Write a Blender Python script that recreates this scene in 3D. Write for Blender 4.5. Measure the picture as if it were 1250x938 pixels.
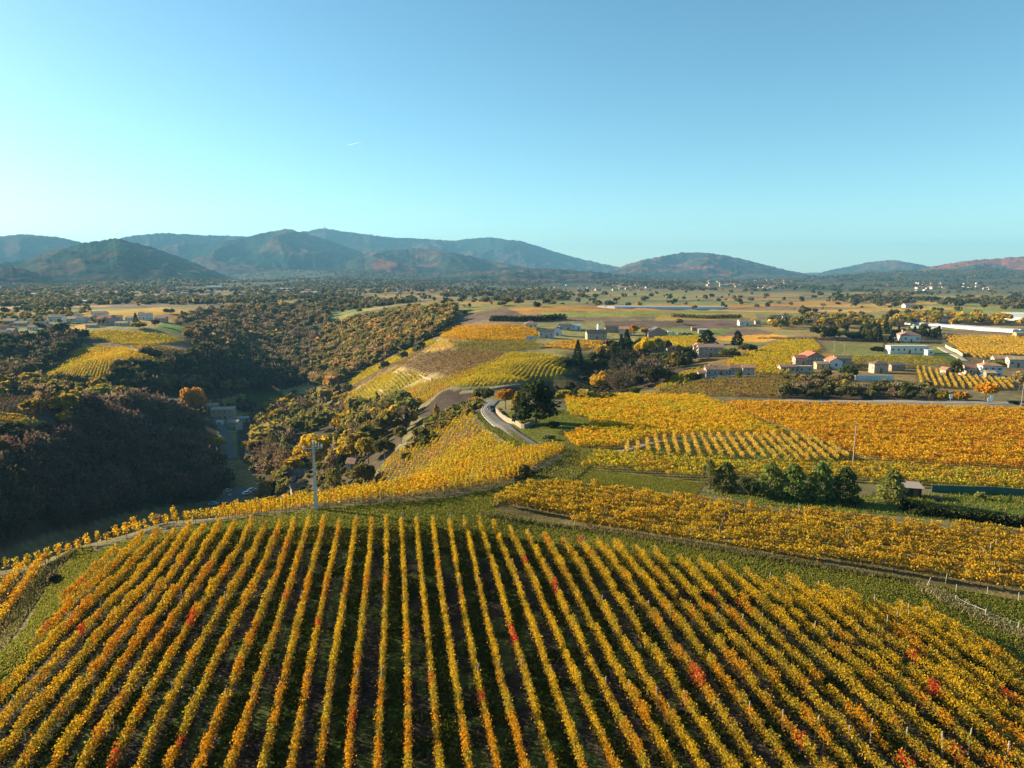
import bpy, bmesh, math, random
import numpy as np
from mathutils import Vector, Matrix

# ------------------------------------------------------------------ camera, sky, sun, exposure
SC = bpy.context.scene
for o in list(bpy.data.objects):
    bpy.data.objects.remove(o)
COL = SC.collection
CAMZ = 150.0
F = 833.3
PITCH = math.radians(9.13)
SINP, COSP = math.sin(PITCH), math.cos(PITCH)

cam_d = bpy.data.cameras.new("camera")
cam_d.sensor_width = 36.0
cam_d.lens = 36.0 * F / 1250.0
cam_d.clip_start = 0.5
cam_d.clip_end = 90000
cam = bpy.data.objects.new("camera", cam_d)
COL.objects.link(cam)
cam.location = (0, 0, CAMZ)
cam.rotation_euler = (math.radians(90) - PITCH, 0, 0)
SC.camera = cam

SUN_EL = math.radians(18.5)
SUN_AZ = math.radians(-69.0)          # from +Y (forward) towards +X; negative = left
world = bpy.data.worlds.new("World")
SC.world = world
world.use_nodes = True
wn = world.node_tree.nodes
wl = world.node_tree.links
wn.clear()
w_out = wn.new('ShaderNodeOutputWorld')
w_bg = wn.new('ShaderNodeBackground')
w_sky = wn.new('ShaderNodeTexSky')
w_sky.sky_type = 'NISHITA'
w_sky.sun_disc = False
w_sky.sun_elevation = SUN_EL
w_sky.sun_rotation = SUN_AZ
w_sky.altitude = 300
w_sky.air_density = 0.75
w_sky.dust_density = 0.4
w_sky.ozone_density = 2.4
w_tint = wn.new('ShaderNodeMix')
w_tint.data_type = 'RGBA'
w_tint.blend_type = 'MULTIPLY'
w_tint.inputs[0].default_value = 1.0
w_tint.inputs[7].default_value = (1.07, 1.14, 0.87, 1)
w_bg.inputs[1].default_value = 0.070
w_hs = wn.new('ShaderNodeHueSaturation')
w_hs.inputs['Saturation'].default_value = 1.15
wl.new(w_sky.outputs[0], w_hs.inputs['Color'])
wl.new(w_hs.outputs[0], w_tint.inputs[6])
wl.new(w_tint.outputs[2], w_bg.inputs[0])
wl.new(w_bg.outputs[0], w_out.inputs[0])

sun_d = bpy.data.lights.new("sun", 'SUN')
sun_d.energy = 5.0
sun_d.angle = math.radians(0.5)
sun_d.color = (1.0, 0.84, 0.56)
sun = bpy.data.objects.new("sun", sun_d)
COL.objects.link(sun)
SUND = Vector((math.sin(SUN_AZ) * math.cos(SUN_EL), math.cos(SUN_AZ) * math.cos(SUN_EL), math.sin(SUN_EL)))
sun.rotation_euler = SUND.to_track_quat('Z', 'Y').to_euler()
sun.location = (-200, 80, 400)

SC.view_settings.view_transform = 'Standard'
SC.view_settings.look = 'None'
SC.view_settings.exposure = 1.80
SC.view_settings.gamma = 1.0
SC.view_settings.use_curve_mapping = False
SC.render.engine = 'CYCLES'
SC.cycles.max_bounces = 5
SC.cycles.diffuse_bounces = 1
SC.cycles.glossy_bounces = 1
SC.cycles.transmission_bounces = 3
SC.cycles.transparent_max_bounces = 6
SC.cycles.volume_bounces = 0
SC.cycles.use_denoising = True
SC.cycles.caustics_reflective = False
SC.cycles.caustics_refractive = False
HAZE_DENSITY = 0.000082
HAZE_COLOR = (0.20, 0.48, 0.76)

# ------------------------------------------------------------------ small helpers
RNG = np.random.default_rng(7)
random.seed(7)


def setp(o, label=None, cat=None, group=None, kind=None):
    if label: o["label"] = label
    if cat: o["category"] = cat
    if group: o["group"] = group
    if kind: o["kind"] = kind
    return o


def link(name, mesh, parent=None):
    o = bpy.data.objects.new(name, mesh)
    COL.objects.link(o)
    if parent is not None:
        o.parent = parent
    return o


def empty(name, loc, rz=0.0):
    o = bpy.data.objects.new(name, None)
    COL.objects.link(o)
    o.location = loc
    o.rotation_euler = (0, 0, rz)
    o.empty_display_size = 0.5
    return o


def copy_tree(o, parent=None):
    c = o.copy()
    COL.objects.link(c)
    c.parent = parent
    for ch in list(o.children):
        copy_tree(ch, c)
    return c


def mesh_quads(name, V, nq, col=None, mat=None, nv=4):
    """V: (nq*nv,3) unshared polygons with an optional colour per face"""
    me = bpy.data.meshes.new(name)
    me.vertices.add(len(V))
    me.vertices.foreach_set('co', np.ascontiguousarray(V, dtype=np.float32).ravel())
    me.loops.add(nq * nv)
    me.loops.foreach_set('vertex_index', np.arange(nq * nv, dtype=np.int32))
    me.polygons.add(nq)
    me.polygons.foreach_set('loop_start', np.arange(0, nq * nv, nv, dtype=np.int32))
    me.polygons.foreach_set('loop_total', np.full(nq, nv, dtype=np.int32))
    if col is not None:
        a = me.attributes.new('Col', 'FLOAT_COLOR', 'FACE')
        c4 = np.ones((nq, 4), dtype=np.float32)
        c4[:, :3] = col
        a.data.foreach_set('color', c4.ravel())
    if mat is not None:
        me.materials.append(mat)
    me.update()
    return me


def mesh_grid(name, P, col=None, mat=None, close=False, smooth=True):
    """P: (n,m,3) grid of points"""
    n, m, _ = P.shape
    me = bpy.data.meshes.new(name)
    me.vertices.add(n * m)
    me.vertices.foreach_set('co', np.ascontiguousarray(P, dtype=np.float32).ravel())
    i = np.arange(n - 1)[:, None]
    j = np.arange(m - 1)[None, :]
    a = i * m + j
    idx = np.stack([a, a + 1, a + m + 1, a + m], -1).reshape(-1, 4)
    if close:
        i0 = np.arange(n - 1)
        b = i0 * m + (m - 1)
        idx = np.concatenate([idx, np.stack([b, i0 * m, (i0 + 1) * m, b + m], -1)])
    nq = len(idx)
    me.loops.add(nq * 4)
    me.loops.foreach_set('vertex_index', idx.astype(np.int32).ravel())
    me.polygons.add(nq)
    me.polygons.foreach_set('loop_start', np.arange(0, nq * 4, 4, dtype=np.int32))
    me.polygons.foreach_set('loop_total', np.full(nq, 4, dtype=np.int32))
    me.polygons.foreach_set('use_smooth', np.full(nq, smooth, dtype=bool))
    if col is not None:
        at = me.attributes.new('Col', 'FLOAT_COLOR', 'POINT')
        c4 = np.ones((n * m, 4), dtype=np.float32)
        c4[:, :3] = col.reshape(-1, 3)
        at.data.foreach_set('color', c4.ravel())
    if mat is not None:
        me.materials.append(mat)
    me.update()
    return me


class MB:
    """collects boxes, bars, prisms into one mesh"""
    def __init__(self):
        self.v, self.f, self.m, self.mats = [], [], [], []

    def slot(self, mat):
        if mat not in self.mats:
            self.mats.append(mat)
        return self.mats.index(mat)

    def add(self, vs, fs, mat):
        b = len(self.v)
        s = self.slot(mat)
        self.v += [tuple(p) for p in vs]
        for f in fs:
            self.f.append([b + k for k in f])
            self.m.append(s)

    def box(self, c, s, mat, rz=0.0, taper=1.0):
        cx, cy, cz = c
        sx, sy, sz = s[0] / 2, s[1] / 2, s[2] / 2
        vs = []
        for dz in (-1, 1):
            k = taper if dz > 0 else 1.0
            for dx, dy in ((-1, -1), (1, -1), (1, 1), (-1, 1)):
                x, y = dx * sx * k, dy * sy * k
                vs.append((cx + x * math.cos(rz) - y * math.sin(rz), cy + x * math.sin(rz) + y * math.cos(rz), cz + dz * sz))
        self.add(vs, [(3, 2, 1, 0), (4, 5, 6, 7), (0, 1, 5, 4), (1, 2, 6, 5), (2, 3, 7, 6), (3, 0, 4, 7)], mat)

    def tube(self, pts, rad, mat, n=7):
        rings = []
        for i, p in enumerate(pts):
            p = Vector([float(c) for c in p])
            d = Vector([float(a) - float(b) for a, b in zip(pts[min(i + 1, len(pts) - 1)], pts[max(i - 1, 0)])]).normalized()
            a = d.cross(Vector((0.31, 0.95, 0.05)))
            if a.length < 1e-3:
                a = d.cross(Vector((1, 0, 0)))
            a.normalize()
            b = d.cross(a)
            r = float(rad[i] if isinstance(rad, (list, tuple)) else rad)
            rings.append([p + r * (math.cos(2 * math.pi * k / n) * a + math.sin(2 * math.pi * k / n) * b) for k in range(n)])
        vs = [v for r in rings for v in r]
        fs = []
        for i in range(len(pts) - 1):
            for k in range(n):
                k2 = (k + 1) % n
                fs.append((i * n + k, i * n + k2, (i + 1) * n + k2, (i + 1) * n + k))
        fs.append(tuple(range(n - 1, -1, -1)))
        fs.append(tuple((len(pts) - 1) * n + k for k in range(n)))
        self.add(vs, fs, mat)

    def prism(self, prof, axis, a0, a1, mat):
        """extrude a closed 2D profile; axis 'x': profile in (y,z); axis 'y': profile in (x,z)"""
        n = len(prof)
        vs = []
        for a in (a0, a1):
            for (p, q) in prof:
                vs.append((a, p, q) if axis == 'x' else (p, a, q))
        fs = [tuple(range(n - 1, -1, -1)), tuple(range(n, 2 * n))]
        for k in range(n):
            k2 = (k + 1) % n
            fs.append((k, k2, n + k2, n + k))
        self.add(vs, fs, mat)

    def build(self, name, parent=None, smooth=False):
        me = bpy.data.meshes.new(name)
        me.from_pydata(self.v, [], self.f)
        for m in self.mats:
            me.materials.append(m)
        me.polygons.foreach_set('material_index', self.m)
        bm = bmesh.new()
        bm.from_mesh(me)
        bmesh.ops.recalc_face_normals(bm, faces=bm.faces)
        bm.to_mesh(me)
        bm.free()
        if smooth:
            me.polygons.foreach_set('use_smooth', [True] * len(me.polygons))
        me.update()
        return link(name, me, parent)


# ------------------------------------------------------------------ materials
def nt(name):
    m = bpy.data.materials.new(name)
    m.use_nodes = True
    m.node_tree.nodes.clear()
    return m, m.node_tree.nodes, m.node_tree.links


def mat_plain(name, col, rough=0.8, var=0.15, scale=3.0, metallic=0.0, spec=0.3, bump=0.0):
    m, n, l = nt(name)
    out = n.new('ShaderNodeOutputMaterial')
    p = n.new('ShaderNodeBsdfPrincipled')
    p.inputs['Roughness'].default_value = rough
    p.inputs['Metallic'].default_value = metallic
    p.inputs['Specular IOR Level'].default_value = spec
    tc = n.new('ShaderNodeTexCoord')
    nz = n.new('ShaderNodeTexNoise')
    nz.inputs['Scale'].default_value = scale
    nz.inputs['Detail'].default_value = 5
    mr = n.new('ShaderNodeMapRange')
    mr.inputs[1].default_value = 0.3
    mr.inputs[2].default_value = 0.7
    mr.inputs[3].default_value = 1 - var
    mr.inputs[4].default_value = 1 + var
    mx = n.new('ShaderNodeVectorMath')
    mx.operation = 'SCALE'
    mx.inputs[0].default_value = col[:3]
    l.new(tc.outputs['Object'], nz.inputs[0])
    l.new(nz.outputs[0], mr.inputs[0])
    l.new(mr.outputs[0], mx.inputs['Scale'])
    l.new(mx.outputs[0], p.inputs['Base Color'])
    if bump:
        b = n.new('ShaderNodeBump')
        b.inputs['Strength'].default_value = bump
        l.new(nz.outputs[0], b.inputs['Height'])
        l.new(b.outputs[0], p.inputs['Normal'])
    l.new(p.outputs[0], out.inputs[0])
    return m


def mat_leaf(name, trans=0.42, use_obj=False):
    """thin leaves: diffuse + translucent, colour from the face attribute (times the object's own colour)"""
    m, n, l = nt(name)
    out = n.new('ShaderNodeOutputMaterial')
    at = n.new('ShaderNodeAttribute')
    at.attribute_name = 'Col'
    src = at.outputs['Color']
    if use_obj:
        oi = n.new('ShaderNodeObjectInfo')
        mx = n.new('ShaderNodeMix')
        mx.data_type = 'RGBA'
        mx.blend_type = 'MULTIPLY'
        mx.inputs[0].default_value = 1
        l.new(at.outputs['Color'], mx.inputs[6])
        l.new(oi.outputs['Color'], mx.inputs[7])
        src = mx.outputs[2]
    d = n.new('ShaderNodeBsdfDiffuse')
    t = n.new('ShaderNodeBsdfTranslucent')
    ms = n.new('ShaderNodeMixShader')
    ms.inputs[0].default_value = trans
    l.new(src, d.inputs[0])
    l.new(src, t.inputs[0])
    l.new(d.outputs[0], ms.inputs[1])
    l.new(t.outputs[0], ms.inputs[2])
    l.new(ms.outputs[0], out.inputs[0])
    return m


def mat_ground(name, mscale=1.0):
    m, n, l = nt(name)
    out = n.new('ShaderNodeOutputMaterial')
    p = n.new('ShaderNodeBsdfPrincipled')
    p.inputs['Roughness'].default_value = 0.95
    p.inputs['Specular IOR Level'].default_value = 0.1
    at = n.new('ShaderNodeAttribute')
    at.attribute_name = 'Col'
    geo = n.new('ShaderNodeNewGeometry')
    acc = None
    for sc, lo, hi in ((3.0, 0.68, 1.32), (0.35, 0.66, 1.34), (0.04, 0.76, 1.24)):
        nz = n.new('ShaderNodeTexNoise')
        nz.inputs['Scale'].default_value = sc * mscale
        nz.inputs['Detail'].default_value = 4
        l.new(geo.outputs['Position'], nz.inputs[0])
        mr = n.new('ShaderNodeMapRange')
        mr.inputs[1].default_value = 0.3
        mr.inputs[2].default_value = 0.7
        mr.inputs[3].default_value = lo
        mr.inputs[4].default_value = hi
        l.new(nz.outputs[0], mr.inputs[0])
        if acc is None:
            acc = mr.outputs[0]
            first = nz.outputs[0]
        else:
            mu = n.new('ShaderNodeMath')
            mu.operation = 'MULTIPLY'
            l.new(acc, mu.inputs[0])
            l.new(mr.outputs[0], mu.inputs[1])
            acc = mu.outputs[0]
    vs = n.new('ShaderNodeVectorMath')
    vs.operation = 'SCALE'
    l.new(at.outputs['Color'], vs.inputs[0])
    l.new(acc, vs.inputs['Scale'])
    l.new(vs.outputs[0], p.inputs['Base Color'])
    b = n.new('ShaderNodeBump')
    b.inputs['Strength'].default_value = 0.5
    b.inputs['Distance'].default_value = 0.25
    l.new(first, b.inputs['Height'])
    l.new(b.outputs[0], p.inputs['Normal'])
    l.new(p.outputs[0], out.inputs[0])
    return m


M_LEAF = mat_leaf('vine_leaf', 0.5)
M_TREE = mat_leaf('tree_leaf', 0.45, True)
M_GRASS = mat_leaf('grass_blade', 0.5)
M_GROUND = mat_ground('soil_and_grass')
M_BARK = mat_plain('bark', (0.10, 0.075, 0.055), 0.95, 0.3, 4)
M_POST = mat_plain('weathered_post', (0.30, 0.25, 0.20), 0.9, 0.25, 6)
M_CONC = mat_plain('concrete', (0.42, 0.40, 0.37), 0.85, 0.12, 2)

# ------------------------------------------------------------------ terrain from measured drops below the camera
def ray(px, py):
    u = (px - 625.0) / F
    v = (py - 469.0) / F
    return u, COSP - v * SINP, -(SINP + v * COSP)


def ctrl(px, py, D):
    u, yf, dz = ray(px, py)
    t = D / -dz
    x, y = u * t, yf * t
    return math.atan2(x, y), math.log(math.hypot(x, y)), D


def polar(azdeg, r, D):
    return math.radians(azdeg), math.log(r), D


def colr(px, r, D):
    return math.atan2((px - 625.0) / F, COSP), math.log(r), D


CT = []
for a in [  # the near hilltop
    (499, 938, 30.5), (495, 800, 30.3), (490, 700, 29.6), (490, 632, 28.7), (280, 800, 29.7), (280, 938, 30.2), (357, 627, 29.4),
    (650, 647, 30.5), (732, 800, 30.6), (796, 671, 30.3), (948, 835, 30.3), (1250, 938, 30.6), (1250, 805, 31.2), (1060, 725, 30.7),
    (0, 938, 30.2), (243, 638, 30.8), (160, 655, 32.0), (110, 700, 31.6), (70, 765, 30.9), (15, 840, 30.5), (140, 800, 30.0),
    (0, 795, 32.6), (25, 745, 33.2), (60, 686, 33.6), (0, 697, 34.6), (95, 668, 34.0), (198, 638, 31.8), (314, 629, 30.0),
    (386, 623, 28.9), (440, 618, 28.9), (500, 613, 29.3), (560, 606, 30.0), (620, 592, 31.2), (660, 570, 32.6), (690, 553, 34.0),
    (560, 590, 31.8), (600, 566, 34.2), (500, 596, 31.8), (560, 625, 29.6), (600, 627, 29.8),
    (100, 760, 30.6), (160, 720, 30.8), (60, 830, 30.3), (200, 690, 30.8), (250, 670, 30.4), (130, 690, 31.4), (85, 740, 31.0), (40, 725, 33.4), (-40, 760, 33.6), (-60, 830, 32.0), (-60, 708, 35.4), (330, 660, 30.0), (420, 660, 29.3),
    # second field, pines, garden, striped field
    (700, 640, 30.6), (800, 660, 30.6), (1000, 693, 31.2), (1180, 722, 31.8), (1250, 735, 32.0), (1250, 770, 32.2),
    (640, 592, 31.4), (700, 588, 32.0), (850, 606, 32.6), (1000, 620, 32.8), (1110, 630, 32.8), (1250, 645, 33.0), (900, 640, 31.6),
    (700, 570, 33.4), (800, 580, 33.4), (950, 600, 33.0), (1100, 606, 33.5), (1250, 606, 34.0), (850, 560, 34.6), (1000, 560, 35.0),
    (770, 545, 35.2), (1100, 530, 36.4), (1250, 560, 35.5), (690, 500, 37.5), (800, 500, 37.4), (950, 492, 38.4), (1250, 497, 38.6),
    (1100, 494, 38.5), (660, 548, 35.0), (640, 535, 36.6), (618, 520, 37.6), (600, 503, 38.4), (606, 494, 38.6), (660, 518, 36.6),
    # plateau with the houses
    (900, 470, 40.5), (860, 458, 40.5), (1000, 446, 40.5), (1200, 452, 40), (1100, 430, 41), (1250, 440, 40), (760, 420, 43), (830, 437, 42),
    (1000, 400, 42), (1200, 400, 42), (1250, 380, 43), (900, 380, 43), (700, 375, 43.5), (1200, 370, 44), (800, 472, 43.5), (770, 462, 46.5),
    (740, 478, 49), (722, 466, 53), (700, 472, 53), (668, 477, 50), (645, 479, 47), (760, 472, 50), (690, 455, 43.0), (640, 466, 43.6), (660, 442, 43.0), (690, 446, 42.9), (640, 452, 43.3), (706, 438, 42.8), (600, 460, 44.2), (600, 471, 44.6), (670, 455, 43.3), (700, 440, 42.5), (700, 410, 43), (650, 415, 43), (560, 405, 44), (620, 432, 43.5),
    # slope of vineyards left of the road
    (530, 415, 46), (500, 440, 52), (450, 470, 73), (405, 482, 90), (480, 496, 72), (435, 500, 84), (560, 474, 47), (590, 474, 46), (540, 490, 51),
    (540, 450, 50), (500, 470, 62), (570, 500, 43), (540, 540, 45.5), (600, 530, 40), (450, 585, 57), (480, 560, 55), (520, 515, 53), (470, 520, 69), (560, 560, 41),
    (430, 572, 64), (420, 545, 75), (370, 565, 86), (400, 520, 86), (345, 545, 91),
    # valley floor
    (290, 605, 97), (320, 600, 96), (275, 548, 95), (270, 505, 93), (305, 482, 92), (345, 478, 92), (372, 470, 92), (385, 452, 87), (388, 425, 78),
    (395, 402, 66), (330, 392, 60), (440, 420, 68), (470, 400, 54), (430, 385, 50), (520, 395, 46), (350, 378, 50),
    (300, 430, 78), (270, 440, 74), (240, 415, 60), (300, 405, 66),
    # wooded west bank and the lit spur
    (0, 685, 82), (0, 620, 75), (0, 560, 67), (0, 522, 60), (0, 492, 56), (100, 660, 90), (100, 600, 83), (100, 560, 76), (100, 522, 67), (100, 497, 61),
    (200, 612, 95), (200, 570, 92), (200, 530, 87), (200, 500, 81), (160, 490, 71), (200, 470, 75), (50, 512, 58), (50, 488, 54),
    (100, 468, 69), (60, 458, 70), (150, 440, 60), (150, 405, 51), (230, 430, 61), (200, 458, 70), (100, 410, 53), (0, 410, 52), (60, 400, 50),
    (0, 390, 48), (150, 375, 46), (0, 452, 72), (0, 432, 62), (40, 432, 66), (250, 380, 47), (220, 400, 52),
]:
    CT.append(ctrl(*a))
for a in [(100, 436, 75), (30, 435, 72), (250, 120, 54), (250, 160, 78), (350, 130, 60), (350, 180, 82), (60, 116, 52), (60, 150, 72), (150, 114, 52),
          (150, 170, 78), (440, 130, 48), (480, 120, 42), (300, 235, 95), (0, 114, 53), (0, 140, 66), (200, 210, 93), (420, 170, 66), (-60, 125, 56)]:
    CT.append(colr(*a))
for a in [(-45, 45, 31.5), (-45, 75, 38), (-45, 122, 60), (-45, 170, 76), (-45, 230, 64), (-45, 300, 48), (-45, 420, 50), (-45, 600, 50), (-45, 1000, 46),
          (-62, 40, 32), (-62, 80, 40), (-62, 120, 56), (-62, 180, 62), (-62, 240, 48), (-62, 320, 40), (-62, 500, 40), (-62, 1000, 42),
          (45, 40, 31), (45, 80, 32), (45, 140, 34.5), (45, 300, 40), (45, 700, 43), (62, 40, 31.5), (62, 100, 33), (62, 300, 40), (62, 900, 43)]:
    CT.append(polar(*a))
for az in range(-60, 61, 12):
    CT.append(polar(az, 1500, 45))
    CT.append(polar(az, 2400, 45))
    CT.append(polar(az, 30, 30.8 if abs(az) < 50 else 31.5))
CT = np.array(CT)


def _kern(d2):
    return np.where(d2 > 1e-12, 0.5 * d2 * np.log(np.maximum(d2, 1e-12)), 0.0)


A_ = CT[:, :2] * np.array([1.0, 1.0])
n_ = len(A_)
K_ = _kern(((A_[:, None] - A_[None]) ** 2).sum(-1)) + np.eye(n_) * 2e-4
P_ = np.c_[np.ones(n_), A_]
L_ = np.zeros((n_ + 3, n_ + 3))
L_[:n_, :n_] = K_
L_[:n_, n_:] = P_
L_[n_:, :n_] = P_.T
sol_ = np.linalg.solve(L_, np.r_[CT[:, 2], 0, 0, 0])


def tps(az, lr):
    sh = az.shape
    az, lr = az.ravel(), lr.ravel()
    out = np.empty(len(az))
    for s in range(0, len(az), 40000):
        q = np.c_[az[s:s + 40000], lr[s:s + 40000]]
        d2 = ((q[:, None, 0] - A_[None, :, 0]) ** 2 + (q[:, None, 1] - A_[None, :, 1]) ** 2)
        out[s:s + 40000] = _kern(d2) @ sol_[:n_] + sol_[n_] + q @ sol_[n_ + 1:]
    return out.reshape(sh)


def vnoise(x, y, seed=0):
    """value noise, vectorised"""
    xi, yi = np.floor(x).astype(np.int64), np.floor(y).astype(np.int64)
    xf, yf = x - xi, y - yi
    xf, yf = xf * xf * (3 - 2 * xf), yf * yf * (3 - 2 * yf)

    def h(a, b):
        k = (a * 374761393 + b * 668265263 + seed * 1442695041) & 0xffffffff
        k = ((k ^ (k >> 13)) * 1274126177) & 0xffffffff
        return ((k ^ (k >> 16)) & 0xffff) / 65535.0
    return (h(xi, yi) * (1 - xf) + h(xi + 1, yi) * xf) * (1 - yf) + (h(xi, yi + 1) * (1 - xf) + h(xi + 1, yi + 1) * xf) * yf


def fbm(x, y, seed=0, oct=4, gain=0.5):
    a, s, t = 1.0, 0.0, 0.0
    for k in range(oct):
        s = s + a * vnoise(x * 2 ** k + 17.3 * k, y * 2 ** k - 9.1 * k, seed + k)
        t += a
        a *= gain
    return s / t


AZ_G = np.radians(np.concatenate([np.arange(-180, -42, 1.5), np.arange(-42, 42.001, 0.14), np.arange(43.5, 180, 1.5)]))
LR_G = np.concatenate([np.linspace(math.log(2), math.log(32), 18)[:-1], np.linspace(math.log(32), math.log(1500), 340)[:-1], np.linspace(math.log(1500), math.log(16000), 60)])
# sample the spline on a coarser set, then interpolate
_azc = np.radians(np.arange(-64, 64.01, 0.5))
_lrc = np.linspace(math.log(30), math.log(2450), 230)
_dc = tps(*np.meshgrid(_azc, _lrc))            # [lr, az]


def bil(x, y, X0, dX, Y0, dY, G):
    i = np.clip((x - X0) / dX, 0, G.shape[1] - 1.001)
    j = np.clip((y - Y0) / dY, 0, G.shape[0] - 1.001)
    i0, j0 = i.astype(int), j.astype(int)
    fx, fy = i - i0, j - j0
    return (G[j0, i0] * (1 - fx) + G[j0, i0 + 1] * fx) * (1 - fy) + (G[j0 + 1, i0] * (1 - fx) + G[j0 + 1, i0 + 1] * fx) * fy


def drop_raw(az, lr):
    d = bil(az, lr, _azc[0], _azc[1] - _azc[0], _lrc[0], _lrc[1] - _lrc[0], _dc)
    w = np.clip((np.abs(az) - math.radians(62)) / math.radians(90), 0, 1)
    d = d * (1 - w) + 36.0 * w
    wf = np.clip((lr - math.log(1700)) / (math.log(2400) - math.log(1700)), 0, 1)
    d = d * (1 - wf) + 45.0 * wf
    r = np.exp(lr)
    x, y = r * np.sin(az), r * np.cos(az)
    d = d - np.clip((r - 1500) / 1500.0, 0, 1) * (34 * fbm(x / 620.0, y / 620.0, 8, 4) - 15)
    d = d - np.clip((r - 2300) / 1800.0, 0, 1) * np.clip(fbm(x / 900.0, y / 700.0, 18, 4) - 0.38, 0, 1) * 150
    amp = np.clip(r / 400.0, 0.05, 1.6)
    return d + amp * (fbm(x / 35.0, y / 35.0, 3, 3) - 0.5) * 1.6


_gaz, _glr = np.meshgrid(AZ_G, LR_G)
DROP = drop_raw(_gaz, _glr)                     # [lr, az]


def _fi(v, G):
    k = np.clip(np.searchsorted(G, v) - 1, 0, len(G) - 2)
    return k, np.clip((v - G[k]) / (G[k + 1] - G[k]), 0, 1)


def gz(x, y):
    """terrain height (world z)"""
    x, y = np.asarray(x, float), np.asarray(y, float)
    az = np.arctan2(x, y)
    lr = np.log(np.maximum(np.hypot(x, y), 2.0))
    i, fx = _fi(az, AZ_G)
    j, fy = _fi(lr, LR_G)
    d = (DROP[j, i] * (1 - fx) + DROP[j, i + 1] * fx) * (1 - fy) + (DROP[j + 1, i] * (1 - fx) + DROP[j + 1, i + 1] * fx) * fy
    return CAMZ - d


_RMARCH = np.exp(np.linspace(math.log(34), math.log(6000), 2600))


def hit(px, py):
    """where the ray through a photo pixel meets the terrain"""
    u, yf, dz = ray(px, py)
    az = math.atan2(u, yf)
    te = dz / math.hypot(u, yf)
    z = gz(_RMARCH * math.sin(az), _RMARCH * math.cos(az)) - CAMZ
    ok = np.nonzero(z / _RMARCH >= te)[0]
    k = ok[0] if len(ok) else len(_RMARCH) - 1
    r = _RMARCH[k]
    if k > 0 and len(ok):
        r0, r1 = _RMARCH[k - 1], _RMARCH[k]
        a0, a1 = z[k - 1] - te * r0, z[k] - te * r1
        r = r0 + (r1 - r0) * (-a0) / (a1 - a0)
    x, y = r * math.sin(az), r * math.cos(az)
    return np.array([x, y, float(gz(x, y))])


def depth(p):
    return p[1] * COSP - (p[2] - CAMZ) * SINP


def wpoly(pts, sub=4):
    out = []
    for i in range(len(pts)):
        a, b = pts[i], pts[(i + 1) % len(pts)]
        for k in range(sub):
            q = k / sub
            out.append(hit(a[0] + (b[0] - a[0]) * q, a[1] + (b[1] - a[1]) * q)[:2])
    return np.array(out)


def inpoly(x, y, P):
    x, y = np.asarray(x), np.asarray(y)
    res = np.zeros(x.shape, bool)
    m = (x >= P[:, 0].min()) & (x <= P[:, 0].max()) & (y >= P[:, 1].min()) & (y <= P[:, 1].max())
    if not m.any():
        return res
    xs, ys = x[m], y[m]
    r = np.zeros(xs.shape, bool)
    j = len(P) - 1
    for i in range(len(P)):
        xi, yi, xj, yj = P[i, 0], P[i, 1], P[j, 0], P[j, 1]
        c = (yi > ys) != (yj > ys)
        if c.any():
            xc = (xj - xi) * (ys - yi) / ((yj - yi) if yj != yi else 1e-9) + xi
            r ^= c & (xs < xc)
        j = i
    res[m] = r
    return res


def project(x, y, z):
    """world -> photo pixels"""
    z = np.asarray(z) - CAMZ
    dep = y * COSP - z * SINP
    dn = -y * SINP - z * COSP
    return 625 + F * x / dep, 469 + F * dn / dep, dep
# ------------------------------------------------------------------ the patchwork of fields (outlines read off the photo, laid on the terrain)
GOLD = [(0.60, 0.42, 0.020), (0.56, 0.36, 0.018), (0.44, 0.36, 0.028), (0.28, 0.26, 0.035), (0.58, 0.30, 0.015)]
YEL = [(0.58, 0.42, 0.020), (0.48, 0.38, 0.025), (0.34, 0.31, 0.035), (0.54, 0.32, 0.02)]
ORG = [(0.64, 0.37, 0.018), (0.60, 0.28, 0.014), (0.58, 0.40, 0.02), (0.54, 0.25, 0.02)]
OLI = [(0.30, 0.23, 0.035), (0.24, 0.19, 0.04), (0.38, 0.27, 0.03), (0.20, 0.19, 0.04)]
BRN = [(0.24, 0.15, 0.05), (0.20, 0.12, 0.05), (0.30, 0.19, 0.04)]
PAL = [(0.62, 0.40, 0.07), (0.60, 0.34, 0.05), (0.50, 0.36, 0.06)]
G_GRASS = (0.085, 0.115, 0.020)
G_DRY = (0.13, 0.11, 0.05)
G_SOIL = (0.085, 0.058, 0.045)
G_PALE = (0.22, 0.16, 0.10)
G_WOOD = (0.060, 0.045, 0.028)

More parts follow.
